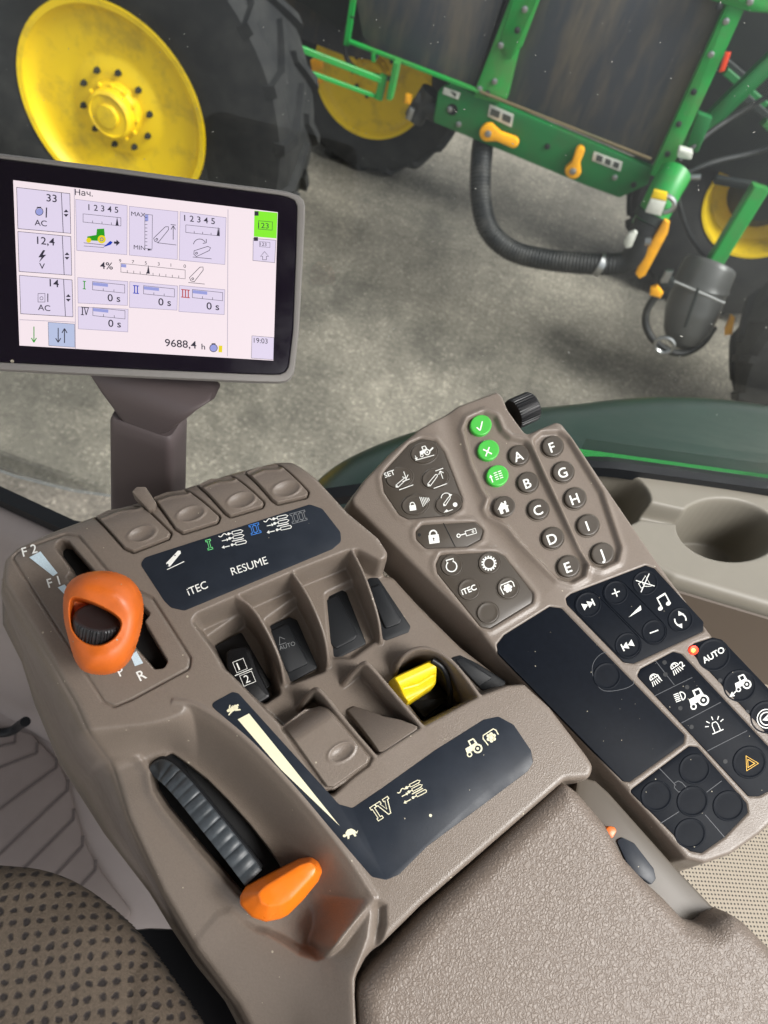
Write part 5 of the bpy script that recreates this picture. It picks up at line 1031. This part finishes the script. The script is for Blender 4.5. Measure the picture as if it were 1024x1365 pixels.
gbar((640, 122), (868, 212), YP-.035, YP-.035, .012, .012, dirty('rusty_edge', lin(120, 104, 76), lin(90, 96, 70), .6, 9))
for a_, b_ in (((575, 122), (552, 158)), ((556, 130), (585, 150))): mesh('fitting', *tube_g([at_y(*a_, YP+.1), at_y(*b_, YP+.1)], .06, 14), HOSE, mach)
vplate('chrome_clip', [(546, 142), (553, 146), (547, 162), (540, 158)], YP, .02, CHROME); vplate('amber_cap', [(540, 126), (548, 128), (546, 140), (538, 138)], YP, .03, AMBH, r=.004)
vplate('amber_cap', [(413, 80), (428, 78), (430, 92), (416, 96)], YP+.2, .03, AMBH, r=.01); vplate('amber_cap', [(418, 104), (426, 96), (432, 108), (420, 116)], YP+.2, .03, AMBH, r=.01)
def stick(px): s_ = vplate('sticker', px, YP-.006, .004, LAB, bev=.001); return s_
def qd(px, pts, s_, h=.006):
    pl = Plane((0, YP-.006-h, 0), (0, -1, 0), (1, 0, 0)); k = Ink()
    for P in pts: k.poly(P)
    V = np.vstack(k.V); mesh('sticker_print', pl.wa(pl.uvs(V), 0), k.F, LABK, s_, None)
vplate('dark_side_panel', [(374, -80), (380, 36), (402, 52), (458, 74), (500, 82), (506, 60), (466, -80)], YP+.35, .12, PAN)
s_ = stick([(592, 116), (614, 124), (611, 133), (590, 125)]); qd(None, [[(600, 121), (609, 125), (607, 130), (603, 125)]], s_, .003)
s_ = stick([(653, 139), (685, 153), (682, 170), (650, 155)]); qd(None, [[(655, 144), (667, 149), (665, 158), (653, 153)], [(671, 151), (682, 156), (680, 165), (669, 160)]], s_, .003)
s_ = stick([(792, 202), (830, 216), (827, 229), (789, 214)]); qd(None, [[(796, 206), (804, 209), (802, 217), (794, 214)], [(808, 211), (815, 214), (813, 221), (806, 218)], [(819, 215), (826, 218), (824, 225), (817, 222)]], s_, .003)
def lever(c, tip, r0, r1):
    d = np.array(tip, float)-c; a = math.atan2(d[1], d[0]); t1 = np.linspace(a+math.pi/2, a+3*math.pi/2, 14); t2 = np.linspace(a-math.pi/2, a+math.pi/2, 8)
    P = [np.array(c)+r0*np.array([math.cos(x), math.sin(x)]) for x in t1]+[np.array(tip)+r1*np.array([math.cos(x), math.sin(x)]) for x in t2]; m1 = np.array(c)+d*.4
    n = np.array([-d[1], d[0]])/np.hypot(*d); P = P[:14]+[m1-n*r1*.9]+P[14:]+[m1+n*r1*.9]
    o = vplate('valve_lever', P, YP-.05, .035, AMBH, bev=.008); w = at_y(*c, YP-.05); mesh('pivot_bolt', *lathe_g(w, (0, -1, 0), [(.018, -.01), (.018, .008), (.01, .012)], 10), CHROME, o)
lever((651, 178), (684, 191), 12, 7); lever((764, 228), (773, 202), 11, 6)
vplate('valve_lever', [(886, 293), (893, 297), (890, 312), (860, 368), (852, 372), (847, 366), (852, 350)], YP-.35, .02, AMBH, r=.004)
hp = [(646, 176, YP+.15), (641, 215, YP-.02), (640, 262, YP-.12), (648, 306, YP-.2), (680, 336, YP-.25), (730, 347, YP-.28), (790, 352, YP-.3), (826, 352, YP-.3)]
hc = spline([at_y(*p) for p in hp], 420); rr_ = .060+.0025*np.sin(np.arange(420)*2*math.pi/6); mesh('filling_hose', *tube_g(hc, rr_, 20), HOSE, mach, 60)
el3 = spline([at_y(815, 352, YP-.3), at_y(838, 350, YP-.3), at_y(850, 334, YP-.3), at_y(856, 316, YP-.28), at_y(866, 296, YP-.26)], 40); mesh('hose_elbow', *tube_g(el3, np.interp(np.arange(40), [0, 5, 20, 30, 39], [.055, .06, .07, .078, .082]), 20), HOSE, mach)
for (a_, rr0) in ((800, .068),): c_ = at_y(a_, 352, YP-.3); mesh('hose_clamp', *tube_g([c_-[.018, 0, 0], c_+[.018, 0, -.004]], rr0, 20), CHROME, mach)
mesh('pipe', *tube_g([at_y(862, 304, YP-.24), at_y(888, 252, YP-.18), at_y(900, 232, YP-.1)], .085, 20), MG, mach); mesh('pipe_collar', *tube_g([at_y(866, 294, YP-.25), at_y(872, 284, YP-.24)], .095, 20), DK, mach)
def pst(px, m): 
    k = Ink(); k.poly(px); pl = Plane((0, YP-.335, 0), (0, -1, 0), (1, 0, 0)); vplate('sticker', px, YP-.325, .02, m, bev=.002)
pst([(872, 254), (890, 258), (888, 268), (868, 264)], MY); pst([(868, 265), (888, 269), (881, 288), (860, 283)], LAB)
vplate('clamp_lever', [(838, 312), (846, 308), (850, 311), (842, 330), (834, 332), (832, 324)], YP-.42, .02, LAB, r=.006); mesh('clamp_ring', *tube_g([at_y(885+14*math.cos(x), 272+11*math.sin(x), YP-.3) for x in np.linspace(-2.2, 1.6, 16)], .014, 10), CHROME, mach)
mesh('chrome_bolt', *tube_g([at_y(860, 322, YP-.4), at_y(868, 322, YP-.4)], .02, 10), CHROME, mach)
# filler pot hung from a green arm
fl_c = spline([at_y(948, 352, YP), at_y(938, 372, YP-.05), at_y(926, 404, YP-.1), at_y(915, 440, YP-.15), at_y(908, 462, YP-.18)], 30)
mesh('filler_pot', *tube_g(fl_c, np.interp(np.arange(30), [0, 1, 7, 8, 9, 16, 23, 27, 29], [.145, .155, .16, .168, .156, .158, .135, .10, .05]), 28), M('dark_grey_moulding', lin(84, 84, 82), .35, vary=.15, vscale=4), mach, 40)
gbar((899, 375), (966, 404), YP-.27, YP-.27, .012, .012, CHROME, 'lid_rim'); gbar((931, 384), (913, 436), YP-.29, YP-.33, .016, .012, DK, 'lid_strap')
gbar((1014, 248), (945, 362), YP+.02, YP-.02, .09, .07, MG, 'support_arm'); mesh('ring_handle', *tube_g([at_y(886+13*math.cos(x), 460+10*math.sin(x), YP-.35) for x in np.linspace(0, 2*math.pi, 24)], .011, 8), CHROME, mach)
mesh('small_hose', *tube_g(spline([at_y(893, 380, YP-.2), at_y(866, 402, YP-.22), at_y(858, 430, YP-.25), at_y(872, 458, YP-.3), at_y(905, 474, YP-.3), at_y(935, 462, YP-.2), at_y(952, 436, YP-.1)], 50), .022, 12), HOSE, mach)
vplate('amber_cap', [(867, 385), (876, 382), (884, 392), (880, 398), (866, 394)], YP-.3, .03, AMBH, r=.004); vplate('amber_cap', [(974, 422), (980, 426), (976, 446), (966, 448), (966, 440)], YP-.1, .03, AMBH, r=.004); vplate('chrome_clip', [(888, 362), (898, 362), (890, 378), (880, 378)], YP-.3, .03, CHROME, r=.004)
vplate('small_fitting', [(876, 374), (892, 366), (900, 380), (888, 396), (872, 392)], YP-.22, .05, DK, r=.01); vplate('small_fitting', [(905, 198), (924, 204), (921, 214), (902, 210)], YP-.1, .05, LAB, r=.01)
mesh('chrome_bolt', *tube_g([at_y(910, 236, YP), at_y(934, 236, YP)], .016, 10), CHROME, mach)
for bx_, by_, by2 in ((660, 108, YP-.02), (668, 60, YP-.03), (700, 12, YP-.03), (650, 124, YP-.02), (640, 118, YP-.02), (690, 40, YP-.03), (600, 145, YP), (612, 165, YP), (730, 195, YP), (820, 236, YP), (845, 246, YP), (890, 205, YP-.03), (905, 165, YP-.03), (925, 122, YP-.03), (948, 72, YP-.03), (968, 28, YP-.03), (958, 8, YP-.05), (1000, 2, YP-.05)):
    mesh('bolt', *lathe_g(at_y(bx_, by_, by2), (0, -1, 0), [(.016, -.01), (.016, .010), (.008, .013)], 6), CHROME if (bx_ % 4 == 0) else DK, mach, 20)
mesh('frame_hole', *lathe_g(at_y(603, 146, YP), (0, -1, 0), [(.03, -.01), (.03, .002), (.02, .0025)], 20), VOID, mach)
for pts in ([(905, 214, YP), (940, 180, YP+.1), (985, 150, YP+.2), (1040, 120, YP+.2)], [(912, 232, YP-.05), (950, 215, YP), (1000, 205, YP+.1), (1050, 190, YP+.1)], [(470, 20, YP), (455, 60, YP+.05), (470, 95, YP+.1), (520, 105, YP+.15)], [(900, 250, YP), (912, 300, YP+.05), (930, 330, YP+.05), (948, 350, YP)]):
    mesh('hydraulic_line', *tube_g(spline([at_y(*p) for p in pts], 40), .014, 10), HOSE, mach)
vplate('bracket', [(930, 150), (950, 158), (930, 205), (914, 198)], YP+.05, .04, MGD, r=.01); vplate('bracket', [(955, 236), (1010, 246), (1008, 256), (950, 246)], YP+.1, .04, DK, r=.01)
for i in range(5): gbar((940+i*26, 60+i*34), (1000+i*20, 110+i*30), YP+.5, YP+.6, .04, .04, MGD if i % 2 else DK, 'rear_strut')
# rounded steel drum tyre of the nearer tractor wheel at the right
nw = thing('tractor', 'tractor cut off by the right edge, only its dark lugged wheel in view', 'tractor', (2.6, 3.9, 0)); wh = bpy.data.objects.new('wheel', None); scene.collection.objects.link(wh); wh.parent = nw; wh.matrix_parent_inverse = Matrix(nw.matrix_basis).inverted()
q = at_y(1120, 470, 3.6); wheel((max(q[0], 2.3)+.12, 4.1, .80), .80, .40, .5, lugs=18)

# ------------------------------------------------------------------ the tractor's own green fender below the window
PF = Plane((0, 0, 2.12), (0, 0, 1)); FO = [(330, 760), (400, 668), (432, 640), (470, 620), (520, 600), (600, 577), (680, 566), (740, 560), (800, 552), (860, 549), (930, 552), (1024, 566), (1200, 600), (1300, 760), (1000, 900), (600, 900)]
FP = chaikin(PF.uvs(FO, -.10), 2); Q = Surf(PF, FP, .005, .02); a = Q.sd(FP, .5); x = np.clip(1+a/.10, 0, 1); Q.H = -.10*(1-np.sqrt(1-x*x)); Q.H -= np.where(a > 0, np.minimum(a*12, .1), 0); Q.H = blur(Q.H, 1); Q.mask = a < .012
fd = thing('tractor_fender', 'glossy green tractor fender, dark reflection painted in, curving just below the window', 'fender', at_z(860, 640, 1.9)); Q.build('fender_shell', M('green_with_reflected_dark', lin(34, 54, 45), .32, spec=.5, coat=0, vary=.12, vscale=7), fd)  # dark grey-green of the reflection is put into the shell's base colour
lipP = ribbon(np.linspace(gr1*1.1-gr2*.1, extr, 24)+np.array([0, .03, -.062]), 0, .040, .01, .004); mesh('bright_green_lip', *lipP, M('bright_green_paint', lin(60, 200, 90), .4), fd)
